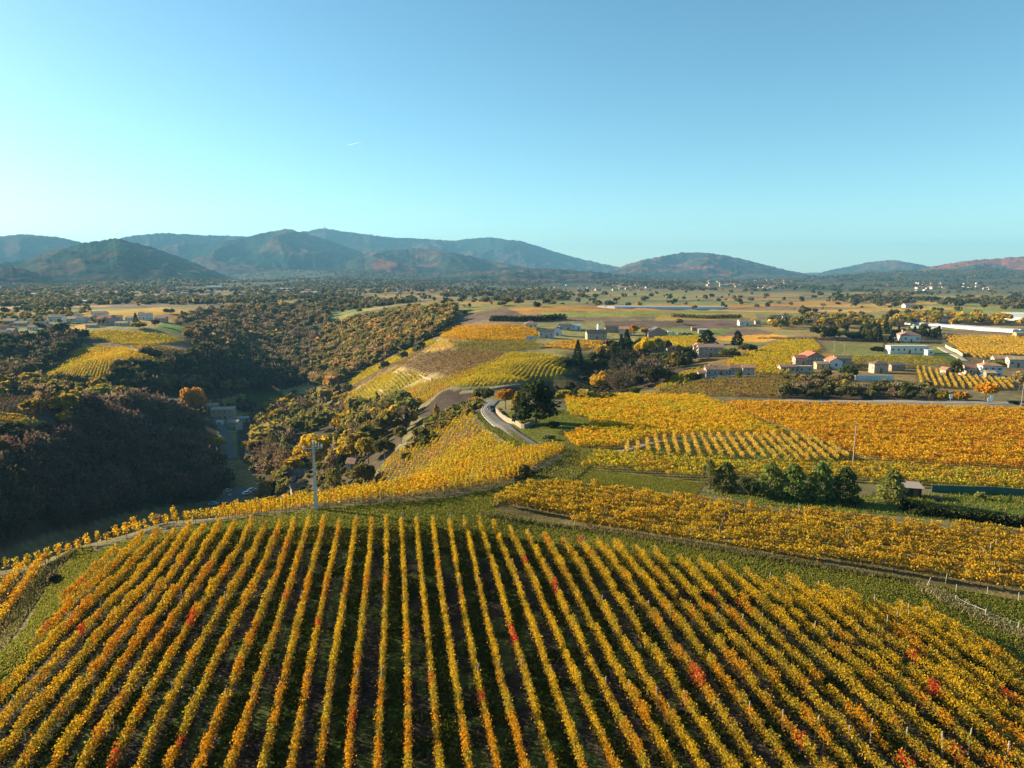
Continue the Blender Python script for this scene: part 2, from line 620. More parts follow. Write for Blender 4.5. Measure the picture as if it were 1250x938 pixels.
# name, outline px, row direction px pair, spacing, palette, ground, leaves per metre, leaf size, mode
FIELDS = [
    dict(n='near', poly=[(-260, 1150), (-120, 990), (-30, 885), (8, 838), (56, 774), (90, 722), (122, 692), (158, 668), (200, 657), (250, 649), (340, 644), (500, 642), (560, 644), (640, 658),
                         (720, 670), (850, 695), (960, 718), (1060, 741), (1130, 757), (1180, 785), (1230, 812), (1300, 850), (1440, 925), (1620, 1020), (1620, 1250)],
         dir=((495, 800), (490, 632)), sp=1.77, pal=GOLD, ground=G_GRASS, lm=250, ls=0.060, mode='rows'),
    dict(n='lowleft', poly=[(-60, 790), (-60, 720), (0, 708), (30, 694), (56, 688), (60, 694), (35, 740), (0, 790)], dir=((0, 768), (55, 688)), sp=1.7, pal=ORG, ground=G_SOIL, lm=110, ls=0.075, mode='rows'),
    dict(n='crest', poly=[(-60, 718), (0, 704), (55, 692), (100, 674), (158, 658), (198, 646), (250, 640), (314, 629), (382, 622), (430, 619), (500, 612), (560, 605), (590, 599), (625, 590),
                          (660, 570), (692, 552), (680, 547), (620, 556), (580, 566), (530, 582), (480, 594), (430, 606), (382, 614), (314, 625), (250, 635), (198, 641), (158, 653), (100, 669), (55, 687), (0, 699), (-60, 711)],
         dir=((430, 616), (625, 588)), sp=1.25, pal=ORG + YEL, ground=G_DRY, lm=60, ls=0.10, mode='stuff', stake=True),
    dict(n='second', poly=[(588, 625), (612, 608), (645, 598), (700, 597), (780, 607), (850, 617), (950, 628), (1050, 636), (1110, 644), (1260, 657), (1560, 690), (1560, 795), (1400, 764), (1250, 733), (1180, 721), (1100, 706),
                           (1000, 690), (900, 675), (800, 659), (700, 641), (640, 630)],
         dir=((700, 641), (1000, 690)), sp=1.9, pal=[(0.56, 0.34, 0.02), (0.48, 0.34, 0.025), (0.52, 0.24, 0.018), (0.36, 0.29, 0.035), (0.54, 0.30, 0.02)], ground=(0.13, 0.10, 0.04), lm=115, ls=0.105, mode='rows', wh=0.5),
    dict(n='low_yellow', poly=[(706, 573), (730, 557), (770, 558), (900, 568), (1040, 572), (1260, 582), (1560, 598), (1560, 622), (1260, 603), (1130, 596), (1040, 590), (950, 585), (850, 588), (760, 577)],
         dir=((730, 560), (1040, 573)), sp=1.9, pal=YEL, ground=(0.12, 0.10, 0.03), lm=34, ls=0.15, mode='stuff'),
    dict(n='striped', poly=[(762, 555), (765, 547), (800, 538), (900, 534), (985, 536), (1020, 548), (1042, 563), (980, 566), (900, 563), (800, 557)],
         dir=((887, 534), (905, 560)), sp=1.95, pal=PAL, ground=(0.10, 0.125, 0.022), lm=60, ls=0.13, mode='rows'),
    dict(n='orange_mid', poly=[(690, 489), (760, 485), (855, 486), (885, 497), (925, 517), (958, 534), (890, 532), (800, 536), (745, 549), (700, 549), (690, 535), (720, 524), (720, 512), (695, 508)],
         dir=((715, 530), (900, 527)), sp=1.9, pal=ORG[:3] + YEL[:2], ground=(0.20, 0.14, 0.03), lm=42, ls=0.16, mode='stuff', wh=0.62),
    dict(n='orange_right', poly=[(886, 494), (1000, 496), (1270, 503), (1560, 511), (1560, 596), (1270, 577), (1100, 568), (1050, 560), (1000, 540), (930, 514)],
         dir=((1000, 540), (1250, 560)), sp=1.9, pal=[(0.63, 0.345, 0.017), (0.60, 0.26, 0.013), (0.58, 0.39, 0.02), (0.54, 0.22, 0.018)], ground=(0.22, 0.14, 0.03), lm=40, ls=0.16, mode='stuff', wh=0.62),
    dict(n='brown_mid', poly=[(798, 483), (850, 467), (900, 463), (962, 463), (955, 487), (850, 484)], dir=((800, 480), (900, 464)), sp=2.0, pal=BRN + OLI[:2], ground=G_DRY, lm=14, ls=0.22, mode='stuff'),
    dict(n='slope_yellow', poly=[(796, 479), (830, 458), (862, 450), (872, 455), (835, 470)], dir=((803, 478), (862, 452)), sp=2.0, pal=YEL, ground=(0.14, 0.10, 0.03), lm=16, ls=0.2, mode='stuff'),
    dict(n='house_yellow', poly=[(880, 452), (892, 441), (930, 427), (955, 417), (992, 416), (1003, 427), (985, 437), (966, 446), (962, 458), (925, 458)], dir=((890, 450), (990, 425)), sp=2.0, pal=YEL, ground=(0.2, 0.14, 0.03), lm=13, ls=0.25, mode='stuff'),
    dict(n='upper_yellow', poly=[(786, 424), (800, 413), (850, 412), (872, 418), (830, 428), (800, 430)], dir=((790, 424), (868, 416)), sp=2.0, pal=YEL, ground=(0.2, 0.14, 0.03), lm=10, ls=0.3, mode='stuff'),
    dict(n='house_right', poly=[(1010, 447), (1020, 437), (1148, 438), (1165, 446), (1120, 448), (1060, 444)], dir=((1010, 446), (1150, 440)), sp=2.2, pal=OLI, ground=(0.19, 0.15, 0.05), lm=8, ls=0.25, mode='stuff'),
    dict(n='small_rows', poly=[(1117, 452), (1128, 450), (1160, 459), (1185, 462), (1236, 465), (1236, 477), (1190, 476), (1118, 473)], dir=((1127, 452), (1134, 474)), sp=2.1, pal=PAL + YEL[:1], ground=(0.12, 0.10, 0.04), lm=30, ls=0.2, mode='rows'),
    dict(n='far_right', poly=[(1152, 411), (1240, 412), (1290, 418), (1290, 436), (1230, 434), (1195, 440), (1172, 432)], dir=((1160, 412), (1200, 436)), sp=2.2, pal=ORG[:1] + PAL, ground=(0.14, 0.10, 0.04), lm=14, ls=0.28, mode='rows'),
    dict(n='diag', poly=[(549, 474), (622, 432), (664, 434), (706, 440), (700, 447), (690, 459), (640, 467), (600, 472)], dir=((592, 471), (650, 436)), sp=2.1, pal=YEL + [(0.36, 0.30, 0.03)], ground=(0.09, 0.10, 0.03), lm=26, ls=0.2, mode='rows'),
    dict(n='orange_top', poly=[(538, 414), (545, 399), (652, 399), (657, 410), (640, 417), (590, 417)], dir=((540, 412), (650, 408)), sp=2.0, pal=ORG, ground=(0.24, 0.13, 0.03), lm=9, ls=0.32, mode='stuff'),
    dict(n='orange_low', poly=[(660, 424), (700, 417), (752, 418), (748, 425), (700, 428)], dir=((660, 424), (750, 420)), sp=2.0, pal=ORG + BRN, ground=(0.2, 0.12, 0.04), lm=8, ls=0.3, mode='stuff'),
    dict(n='tan_patch', poly=[(514, 430), (538, 418), (564, 422), (540, 428)], dir=((514, 430), (540, 418)), sp=2.0, pal=PAL, ground=(0.38, 0.24, 0.09), lm=7, ls=0.25, mode='stuff'),
    dict(n='olive', poly=[(545, 418), (652, 418), (660, 426), (620, 431), (560, 427)], dir=((545, 418), (650, 420)), sp=2.0, pal=OLI, ground=(0.14, 0.12, 0.04), lm=8, ls=0.25, mode='stuff'),
    dict(n='brown_bowl', poly=[(480, 446), (512, 432), (560, 428), (618, 432), (590, 448), (555, 462), (500, 452)], dir=((500, 448), (600, 436)), sp=2.0, pal=BRN, ground=(0.13, 0.09, 0.05), lm=9, ls=0.24, mode='stuff'),
    dict(n='ridge_strip', poly=[(404, 482), (440, 455), (500, 428), (528, 416), (532, 419), (505, 432), (450, 460), (415, 482)], dir=((410, 480), (528, 417)), sp=1.8, pal=YEL, ground=(0.16, 0.15, 0.04), lm=16, ls=0.24, mode='stuff'),
    dict(n='ridge_grey', poly=[(424, 476), (455, 459), (505, 434), (534, 419), (512, 433), (470, 456), (430, 478)], dir=((430, 476), (530, 420)), sp=1.6, pal=[(0.30, 0.22, 0.14), (0.24, 0.17, 0.10), (0.36, 0.24, 0.06)], ground=(0.24, 0.19, 0.13), lm=7, ls=0.2, mode='stuff', stake=True),
    dict(n='ridge_gold', poly=[(402, 488), (432, 479), (475, 455), (490, 448), (470, 462), (440, 478), (410, 492)], dir=((405, 486), (480, 454)), sp=1.6, pal=ORG + YEL, ground=(0.2, 0.13, 0.05), lm=18, ls=0.2, mode='stuff', stake=True),
    dict(n='terrace_a', poly=[(415, 492), (440, 476), (465, 458), (500, 455), (520, 460), (490, 474), (462, 492), (440, 496)], dir=((420, 474), (460, 490)), sp=1.6, pal=YEL + [(0.36, 0.34, 0.04)], ground=(0.20, 0.17, 0.04), lm=30, ls=0.2, mode='stuff'),
    dict(n='terrace_b', poly=[(462, 497), (490, 477), (530, 466), (575, 452), (618, 438), (600, 446), (560, 468), (532, 482), (520, 492), (485, 503)], dir=((465, 495), (612, 440)), sp=1.7, pal=YEL + ORG[:2], ground=(0.17, 0.12, 0.05), lm=20, ls=0.2, mode='stuff', stake=True),
    dict(n='terrace_near', poly=[(446, 595), (480, 560), (530, 530), (562, 512), (576, 505), (584, 522), (606, 543), (632, 553), (600, 562), (560, 574), (500, 590)], dir=((525, 560), (560, 512)), sp=1.7, pal=YEL + ORG[:1], ground=(0.13, 0.085, 0.05), lm=34, ls=0.14, mode='stuff', stake=True),
    dict(n='spur_low', poly=[(48, 464), (80, 442), (98, 432), (140, 447), (150, 455), (100, 468), (72, 474)], dir=((60, 465), (95, 436)), sp=2.0, pal=YEL, ground=(0.22, 0.14, 0.03), lm=13, ls=0.3, mode='stuff'),
    dict(n='spur_mid', poly=[(84, 433), (105, 423), (150, 425), (172, 432), (205, 440), (170, 446), (130, 445)], dir=((90, 432), (200, 440)), sp=2.0, pal=GOLD[:2] + ORG[:1], ground=(0.24, 0.15, 0.03), lm=11, ls=0.3, mode='stuff'),
    dict(n='spur_right', poly=[(160, 424), (185, 422), (230, 430), (236, 437), (215, 441), (185, 434)], dir=((160, 425), (230, 435)), sp=2.0, pal=BRN + ORG[:1], ground=(0.18, 0.12, 0.05), lm=9, ls=0.28, mode='stuff'),
    dict(n='spur_top', poly=[(94, 408), (130, 404), (165, 406), (205, 410), (226, 418), (190, 421), (150, 422), (118, 415)], dir=((95, 410), (220, 418)), sp=2.0, pal=YEL, ground=(0.24, 0.17, 0.03), lm=9, ls=0.32, mode='stuff'),
    dict(n='left_brown', poly=[(-40, 481), (58, 483), (74, 500), (48, 511), (-40, 501)], dir=((0, 500), (60, 486)), sp=1.8, pal=[(0.10, 0.07, 0.045), (0.14, 0.09, 0.05), (0.08, 0.06, 0.03)], ground=(0.055, 0.040, 0.028), lm=16, ls=0.2, mode='stuff', stake=True),  # ground keeps the shade-darkened brown of the patch beneath
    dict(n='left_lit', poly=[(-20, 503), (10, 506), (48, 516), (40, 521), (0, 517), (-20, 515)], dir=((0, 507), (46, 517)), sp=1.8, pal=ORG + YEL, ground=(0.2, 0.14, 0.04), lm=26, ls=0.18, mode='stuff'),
]
for f in FIELDS:
    f['w'] = wpoly(f['poly'])
    a, b = hit(*f['dir'][0])[:2], hit(*f['dir'][1])[:2]
    if f['n'] == 'near':
        a, b = np.array([-6.46, 38.3]), np.array([-13.1, 77.7])
    d = b - a
    f['d'] = d / np.linalg.norm(d)
    f['o'] = a

# plain ground patches: outline px, colour
PATCH = [
    ([(100, 680), (150, 662), (250, 640), (386, 622), (500, 613), (560, 606), (600, 598), (640, 586), (700, 555), (720, 556), (640, 592), (600, 622), (640, 632), (800, 660), (1000, 692), (1180, 722), (1260, 736), (1560, 800), (1560, 1000), (1260, 832),
      (1180, 800), (1060, 760), (850, 715), (640, 680), (500, 665), (340, 665), (200, 680), (120, 730)], (0.13, 0.17, 0.02)),
    ([(-60, 718), (0, 705), (60, 694), (92, 672), (60, 712), (25, 765), (-20, 830), (-60, 850)], (0.095, 0.068, 0.048)),
    ([(66, 706), (98, 670), (112, 668), (104, 700), (70, 765), (20, 840), (-40, 900), (-40, 850), (30, 768)], (0.12, 0.16, 0.018)),
    ([(640, 590), (690, 570), (720, 573), (860, 590), (850, 606), (780, 598), (700, 588)], (0.20, 0.20, 0.045)),
    ([(640, 545), (690, 540), (760, 555), (720, 570), (700, 588), (600, 620), (640, 592), (690, 556)], (0.095, 0.13, 0.025)),
    ([(868, 492), (884, 492), (930, 514), (1000, 540), (1050, 561), (1100, 569), (1260, 578), (1260, 584), (1100, 576), (1030, 568), (985, 545), (930, 520)], (0.10, 0.125, 0.025)),
    ([(850, 600), (960, 605), (1110, 605), (1250, 600), (1560, 622), (1560, 688), (1270, 648), (1100, 630), (950, 620)], (0.085, 0.115, 0.02)),
    ([(640, 500), (700, 500), (735, 512), (735, 525), (690, 540), (650, 540), (610, 505)], (0.085, 0.11, 0.02)),
    ([(590, 503), (612, 520), (652, 548), (640, 552), (590, 520)], (0.10, 0.13, 0.025)),
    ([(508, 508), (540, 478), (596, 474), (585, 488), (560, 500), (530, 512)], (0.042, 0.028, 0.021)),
    ([(600, 474), (640, 470), (690, 458), (715, 446), (740, 455), (760, 470), (740, 486), (700, 486), (640, 488), (610, 484)], (0.050, 0.045, 0.022)),
    ([(930, 489), (1000, 488), (1260, 493), (1260, 502), (1000, 496), (930, 494)], (0.19, 0.16, 0.08)),
    ([(-40, 478), (60, 480), (72, 500), (48, 513), (-40, 503)], (0.055, 0.038, 0.028)),  # brown field at the left rim, darkened to carry the shade over it
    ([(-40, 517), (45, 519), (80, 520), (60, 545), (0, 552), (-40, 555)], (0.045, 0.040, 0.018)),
    ([(300, 478), (345, 478), (350, 500), (320, 510), (300, 495)], (0.045, 0.065, 0.02)),
    ([(775, 432), (830, 428), (850, 440), (800, 455), (740, 450)], (0.08, 0.09, 0.03)),
    ([(660, 381), (800, 380), (865, 383), (800, 387), (660, 387)], (0.22, 0.21, 0.045)),
    ([(735, 392), (880, 390), (960, 396), (880, 402), (740, 400)], (0.14, 0.09, 0.065)),
    ([(872, 402), (940, 402), (945, 409), (872, 411)], (0.16, 0.10, 0.075)),
    ([(872, 411), (945, 408), (965, 412), (930, 418), (880, 416)], (0.50, 0.24, 0.03)),
    ([(800, 384), (920, 382), (925, 390), (800, 392)], (0.30, 0.20, 0.045)),
    ([(930, 396), (1090, 398), (1150, 402), (1150, 408), (1000, 412), (930, 404)], (0.24, 0.17, 0.06)),
    ([(1010, 418), (1060, 420), (1120, 425), (1140, 437), (1020, 436)], (0.15, 0.15, 0.04)),
    ([(1150, 425), (1175, 432), (1180, 442), (1150, 442), (1110, 436)], (0.09, 0.13, 0.025)),
    ([(795, 400), (900, 402), (880, 410), (800, 412)], (0.16, 0.17, 0.04)),
    ([(200, 393), (232, 398), (225, 410), (190, 402)], (0.12, 0.18, 0.03)),
    ([(100, 382), (200, 375), (230, 380), (180, 386), (110, 394)], (0.42, 0.24, 0.03)),
    ([(60, 402), (115, 395), (118, 399), (70, 405)], (0.48, 0.24, 0.04)),
]
for k, (p, c) in enumerate(PATCH):
    PATCH[k] = (wpoly(p), c)

# woods: outline px (ground is brown leaf litter; trees are planted later)
WOODS = [
    dict(poly=[(-80, 685), (-80, 575), (0, 566), (50, 552), (85, 528), (110, 508), (160, 495), (215, 505), (262, 520), (268, 560), (278, 596), (262, 612), (200, 618), (150, 628), (60, 652), (0, 672)], n=620, kind='bare', hgt=(7, 12), shade=0),
    dict(poly=[(300, 562), (330, 572), (400, 597), (425, 606), (395, 610), (345, 614), (325, 606), (316, 592)], n=60, kind='mix', hgt=(3.5, 7), shade=0),
    dict(poly=[(372, 560), (440, 556), (452, 590), (425, 606), (395, 611), (366, 608)], n=170, kind='bank', hgt=(0.8, 2.6), shade=0),
    dict(poly=[(500, 548), (528, 512), (575, 494), (598, 494), (592, 502), (562, 511), (528, 540), (490, 566)], n=130, kind='bank', hgt=(0.8, 3.0), shade=0),
    dict(poly=[(604, 484), (660, 480), (712, 462), (740, 470), (745, 486), (690, 487), (640, 490)], n=190, kind='scrub', hgt=(0.8, 3.0), shade=0),
    dict(poly=[(-40, 524), (40, 522), (85, 526), (60, 552), (-40, 562)], n=170, kind='scrub', hgt=(1.0, 3.2), shade=0),
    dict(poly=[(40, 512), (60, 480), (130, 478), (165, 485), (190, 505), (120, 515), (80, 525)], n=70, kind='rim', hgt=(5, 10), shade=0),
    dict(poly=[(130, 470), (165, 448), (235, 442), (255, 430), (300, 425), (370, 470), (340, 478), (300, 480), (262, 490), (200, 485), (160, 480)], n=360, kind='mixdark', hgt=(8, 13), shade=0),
    dict(poly=[(225, 412), (260, 395), (330, 390), (385, 405), (390, 450), (372, 470), (300, 430), (240, 428)], n=560, kind='brown', hgt=(8, 13), shade=0),
    dict(poly=[(215, 400), (235, 385), (300, 378), (400, 380), (400, 400), (330, 390), (260, 395)], n=420, kind='brown', hgt=(7, 12), shade=0),
    dict(poly=[(378, 468), (388, 425), (400, 402), (480, 385), (555, 380), (555, 395), (530, 412), (480, 432), (435, 456), (404, 480)], n=1000, kind='olive', hgt=(7, 12), shade=0),
    dict(poly=[(310, 560), (330, 505), (375, 490), (412, 495), (450, 502), (505, 505), (490, 540), (460, 575), (400, 600), (345, 600)], n=240, kind='mix', hgt=(8, 13), shade=0),
    dict(poly=[(282, 600), (262, 575), (240, 530), (225, 505), (250, 490), (262, 512), (268, 540), (274, 575)], n=40, kind='mix', hgt=(4, 7), shade=0),
    dict(poly=[(292, 560), (288, 530), (310, 500), (335, 500), (330, 540), (312, 575)], n=60, kind='mix', hgt=(6, 11), shade=0),
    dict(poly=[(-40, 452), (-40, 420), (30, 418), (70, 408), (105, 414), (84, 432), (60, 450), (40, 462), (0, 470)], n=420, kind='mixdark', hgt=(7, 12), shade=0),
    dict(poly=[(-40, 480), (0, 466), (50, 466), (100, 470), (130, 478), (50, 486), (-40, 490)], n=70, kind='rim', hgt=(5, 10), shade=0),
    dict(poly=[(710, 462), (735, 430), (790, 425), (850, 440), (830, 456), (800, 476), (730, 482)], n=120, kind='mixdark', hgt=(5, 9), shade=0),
    dict(poly=[(952, 488), (958, 466), (1000, 462), (1034, 468), (1044, 476), (1140, 480), (1160, 487), (1140, 490), (1000, 488)], n=150, kind='thicket', hgt=(2.2, 5.0), shade=0),
    dict(poly=[(930, 402), (940, 392), (1020, 390), (1100, 392), (1130, 396), (1090, 400), (1000, 401)], n=150, kind='mix', hgt=(4, 8), shade=0),
    dict(poly=[(1090, 393), (1105, 384), (1190, 388), (1260, 394), (1260, 398), (1180, 398), (1130, 398)], n=120, kind='gold', hgt=(4, 8), shade=0),
    dict(poly=[(990, 412), (1000, 405), (1080, 404), (1150, 408), (1150, 416), (1060, 418), (1010, 416)], n=60, kind='dark', hgt=(4, 8), shade=0),
    dict(poly=[(0, 400), (0, 385), (110, 380), (120, 386), (60, 400)], n=60, kind='mix', hgt=(5, 8), shade=0),
]
for w in WOODS:
    w['w'] = wpoly(w['poly'])


def ground_colour(x, y):
    """base colour of the bare ground at world points (flat arrays)"""
    r = np.hypot(x, y)
    # far plain: strips of parcels
    ca, sa = math.cos(0.35), math.sin(0.35)
    xr, yr = x * ca + y * sa, -x * sa + y * ca
    wx = xr + 60 * (fbm(x / 400, y / 400, 21, 2) - 0.5)
    cell_y = np.floor(yr / 62.0)
    shift = vnoise(cell_y * 7.7, cell_y * 0 + 3.3, 5) * 300
    cell_x = np.floor((wx + shift) / 170.0)
    hsh = np.abs(np.sin(cell_x * 12.9898 + cell_y * 78.233) * 43758.5453) % 1.0
    pal = np.array([(0.19, 0.16, 0.05), (0.25, 0.18, 0.06), (0.13, 0.085, 0.06), (0.34, 0.17, 0.035), (0.16, 0.18, 0.045), (0.40, 0.23, 0.05), (0.18, 0.12, 0.07), (0.22, 0.19, 0.07)])
    c = pal[(hsh * len(pal)).astype(int) % len(pal)]
    dry = np.array(G_DRY)
    near = np.clip((450 - r) / 200, 0, 1)[:, None]
    c = c * (1 - near) + dry * near
    far = np.clip((r - 1500) / 900, 0, 1)[:, None]
    n = fbm(x / 160, y / 160, 33, 4)[:, None]
    fc = np.where(n > 0.5, np.array((0.045, 0.050, 0.030)), np.array((0.085, 0.078, 0.036)))
    c = c * (1 - far) + fc * far
    vf = np.clip((r - 2600) / 900, 0, 1)[:, None]
    wn_ = np.where(fbm(x / 70, y / 110, 35, 4)[:, None] > 0.47, np.array((0.030, 0.040, 0.026)), np.array((0.060, 0.058, 0.034)))
    c = c * (1 - vf) + wn_ * vf
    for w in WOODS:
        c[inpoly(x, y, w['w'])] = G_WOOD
    for P, col in PATCH:
        c[inpoly(x, y, P)] = col
    for f in FIELDS:
        m = inpoly(x, y, f['w'])
        if not m.any():
            continue
        if f['n'] == 'near':
            px, py = x[m] - f['o'][0], y[m] - f['o'][1]
            t = (px * f['d'][1] - py * f['d'][0]) / f['sp']       # row number across the rows
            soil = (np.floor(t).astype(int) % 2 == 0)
            g = np.where(soil[:, None], np.array((0.021, 0.016, 0.012)), np.array((0.027, 0.040, 0.006)))  # row-gap soil and grass darkened: shade between vines put into the colour
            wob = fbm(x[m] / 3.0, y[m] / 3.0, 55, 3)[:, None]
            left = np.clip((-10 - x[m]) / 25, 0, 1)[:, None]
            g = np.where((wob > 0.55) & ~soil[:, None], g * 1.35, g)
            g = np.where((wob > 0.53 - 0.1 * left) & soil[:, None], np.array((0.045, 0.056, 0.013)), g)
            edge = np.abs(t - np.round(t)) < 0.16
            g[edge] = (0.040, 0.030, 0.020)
            c[m] = g
        else:
            c[m] = f['ground']
    return c


AZm, LRm = np.meshgrid(AZ_G, LR_G)
X_, Y_ = np.exp(LRm) * np.sin(AZm), np.exp(LRm) * np.cos(AZm)
# finer sheet: split the angular grid in the middle distance for crisp field edges
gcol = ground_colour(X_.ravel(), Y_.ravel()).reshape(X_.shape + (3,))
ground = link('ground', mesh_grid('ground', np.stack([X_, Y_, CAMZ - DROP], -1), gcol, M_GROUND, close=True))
setp(ground, kind='structure')

# ------------------------------------------------------------------ mountains
def mat_mountain():
    m, n, l = nt('wooded_mountain')
    out = n.new('ShaderNodeOutputMaterial')
    p = n.new('ShaderNodeBsdfDiffuse')
    geo = n.new('ShaderNodeNewGeometry')

    def noise(scale, det, rough=0.6):
        z = n.new('ShaderNodeTexNoise')
        z.inputs['Scale'].default_value = scale
        z.inputs['Detail'].default_value = det
        z.inputs['Roughness'].default_value = rough
        l.new(geo.outputs['Position'], z.inputs[0])
        return z.outputs[0]

    def ramp(src, stops):
        r = n.new('ShaderNodeValToRGB')
        els = r.color_ramp.elements
        while len(els) < len(stops):
            els.new(0.5)
        for e, (pos, c) in zip(els, stops):
            e.position = pos
            e.color = (*c, 1)
        l.new(src, r.inputs[0])
        return r.outputs[0]
    big = ramp(noise(0.0016, 5, 0.62), [(0.38, (0.014, 0.036, 0.032)), (0.49, (0.022, 0.040, 0.034)), (0.55, (0.085, 0.050, 0.045)), (0.60, (0.070, 0.056, 0.036)), (0.66, (0.022, 0.042, 0.034))])  # dark conifer greens pushed to teal, painting in part of the distance haze
    fine = ramp(noise(0.022, 5, 0.7), [(0.35, (0.45, 0.45, 0.45)), (0.5, (1.0, 1.0, 1.0)), (0.66, (1.7, 1.6, 1.4))])
    mx = n.new('ShaderNodeMix')
    mx.data_type = 'RGBA'
    mx.blend_type = 'MULTIPLY'
    mx.inputs[0].default_value = 1
    l.new(big, mx.inputs[6])
    l.new(fine, mx.inputs[7])
    at = n.new('ShaderNodeAttribute')
    at.attribute_name = 'Col'
    m2 = n.new('ShaderNodeMix')
    m2.data_type = 'RGBA'
    m2.blend_type = 'MULTIPLY'
    m2.inputs[0].default_value = 1
    l.new(mx.outputs[2], m2.inputs[6])
    l.new(at.outputs['Color'], m2.inputs[7])
    l.new(m2.outputs[2], p.inputs[0])
    l.new(p.outputs[0], out.inputs[0])
    return m


M_MOUNT = mat_mountain()


def mountain(outline, R, foot, back, seed, tint=(1, 1, 1), rough=1.0, base_drop=46.0, name='mountain'):
    """a real ridge R metres away whose crest has the given skyline; it falls to the plain at `foot` in front and `back` behind"""
    ox = np.array([p[0] for p in outline], float)
    oy = np.array([p[1] for p in outline], float)
    px = np.arange(ox[0], ox[-1] + 0.1, 1.6)
    # smooth skyline
    py = np.interp(px, ox, oy)
    k = np.ones(5) / 5
    py = np.convolve(np.pad(py, 2, mode='edge'), k, 'valid')
    py = py + 2.2 * (fbm(px / 22.0, px * 0 + seed * 3.7, seed, 4) - 0.5) + 0.9 * (vnoise(px / 2.2, px * 0 + seed, seed + 1) - 0.5)
    u = (px - 625) / F
    v = (py - 469) / F
    yf = COSP - v * SINP
    hor = np.hypot(u, yf)
    az = np.arctan2(u, yf)
    te = -(SINP + v * COSP) / hor
    s = np.concatenate([np.linspace(0, 1, 64), 1 + np.linspace(0.02, 1, 16)])
    wob = 1 + 0.10 * (fbm(px / 70.0, px * 0 + seed, seed, 3) - 0.5)
    Rw = R * wob
    crest = te * Rw                                   # height relative to the camera
    crest = np.maximum(crest, -base_drop - 6)
    S, AZ = np.meshgrid(s, az, indexing='ij')
    CR = crest[None, :]
    ends = np.clip(np.minimum(px - px[0], px[-1] - px) / 40.0, 0, 1)[None, :]
    r = np.where(S <= 1, foot + (Rw[None, :] - foot) * S, Rw[None, :] + (back - R) * (S - 1))
    base = -base_drop - 4
    prof = np.where(S <= 1, 0.35 * S + 0.65 * (0.5 - 0.5 * np.cos(np.pi * np.clip(S, 0, 1))), np.cos(np.pi / 2 * np.clip(S - 1, 0, 1)) ** 1.3)
    X, Y = r * np.sin(AZ), r * np.cos(AZ)
    H = (CR - base)
    rid = 1 - np.abs(2 * fbm(AZ * R / 620 + 0.5 * fbm(X / 700, Y / 700, seed + 2, 2), S * (R - foot) / 2600 + seed, seed + 9, 4, 0.55) - 1)
    bumps = fbm(X / 90.0, Y / 90.0, seed + 4, 3) - 0.5
    tree = vnoise(X / 22.0, Y / 22.0, seed + 5) - 0.5
    edge = np.clip(np.minimum(S / 0.12, 1), 0, 1) * np.clip(np.abs(S - 1) / 0.16, 0.0, 1)
    Z = base + H * prof * (1 - 0.80 * (1 - rid) * edge * rough * (S < 1.0)) + edge * rough * bumps * 26 + np.minimum(S * 8, 1) * tree * 9
    # nothing behind or before the crest may stick out above the skyline
    lim = te[None, :] * r
    Z = np.where(np.abs(S - 1) > 0.012, np.minimum(Z, lim - 4 + tree * 4), Z)
    c = np.ones(X.shape + (3,)) * np.array(tint)
    g = mesh_grid(name, np.stack([X, Y, Z + CAMZ], -1), c, M_MOUNT)
    return setp(link(name, g), kind='structure')


mountain([(-260, 312), (-120, 300), (0, 289), (30, 286), (70, 289), (105, 297), (140, 309), (190, 330), (240, 350)], 8200, 6000, 10500, 1)
mountain([(90, 345), (120, 310), (150, 289), (200, 285), (300, 289), (350, 284), (375, 282), (395, 279), (420, 283), (480, 290), (550, 294), (600, 290), (635, 294), (680, 308), (730, 321), (790, 333), (850, 345), (900, 352)], 9200, 6600, 11800, 2)
mountain([(130, 350), (180, 308), (215, 298), (250, 299), (300, 290), (325, 284), (343, 281), (350, 278.5), (358, 281), (372, 285), (400, 293), (430, 304), (470, 322), (520, 345)], 7400, 4700, 9000, 3)
mountain([(-260, 325), (-60, 316), (0, 322), (30, 318), (60, 307), (100, 297), (140, 291), (180, 300), (220, 314), (255, 328), (290, 342), (320, 352)], 4700, 2900, 6200, 4, (0.9, 1, 0.9))
mountain([(-260, 318), (-100, 322), (-20, 323), (30, 329), (70, 338), (120, 348), (160, 354)], 3500, 2500, 4600, 14, (0.9, 1, 0.9))
mountain([(340, 352), (400, 331), (430, 316), (470, 306), (510, 303), (545, 307), (580, 314), (620, 322), (670, 333), (730, 350)], 6000, 3900, 7400, 5, (1.7, 1.0, 0.9))
mountain([(420, 354), (480, 342), (560, 334), (640, 328), (700, 330), (760, 336), (830, 345), (900, 353)], 4200, 2700, 5400, 6)
mountain([(700, 350), (740, 331), (780, 319), (830, 309), (860, 308), (900, 315), (960, 330), (1020, 343), (1080, 354), (1110, 356)], 7000, 4300, 9000, 7, (1.8, 1.0, 0.95))
mountain([(940, 352), (985, 338), (1020, 329), (1060, 320), (1090, 318), (1120, 322), (1170, 334), (1230, 350)], 8200, 6000, 10000, 8)
mountain([(1020, 355), (1060, 349), (1100, 339), (1140, 325), (1190, 317), (1250, 313), (1320, 309), (1420, 316), (1560, 330)], 6000, 3400, 8000, 9, (2.0, 1.05, 1.0))
# ------------------------------------------------------------------ vines
ONES = "zero one two three four five six seven eight nine ten eleven twelve thirteen fourteen fifteen sixteen seventeen eighteen nineteen".split()
ORD1 = "zeroth first second third fourth fifth sixth seventh eighth ninth tenth eleventh twelfth thirteenth fourteenth fifteenth sixteenth seventeenth eighteenth nineteenth".split()
TENS = ["", "", "twenty", "thirty", "forty", "fifty", "sixty", "seventy"]
TENO = ["", "", "twentieth", "thirtieth", "fortieth", "fiftieth", "sixtieth", "seventieth"]


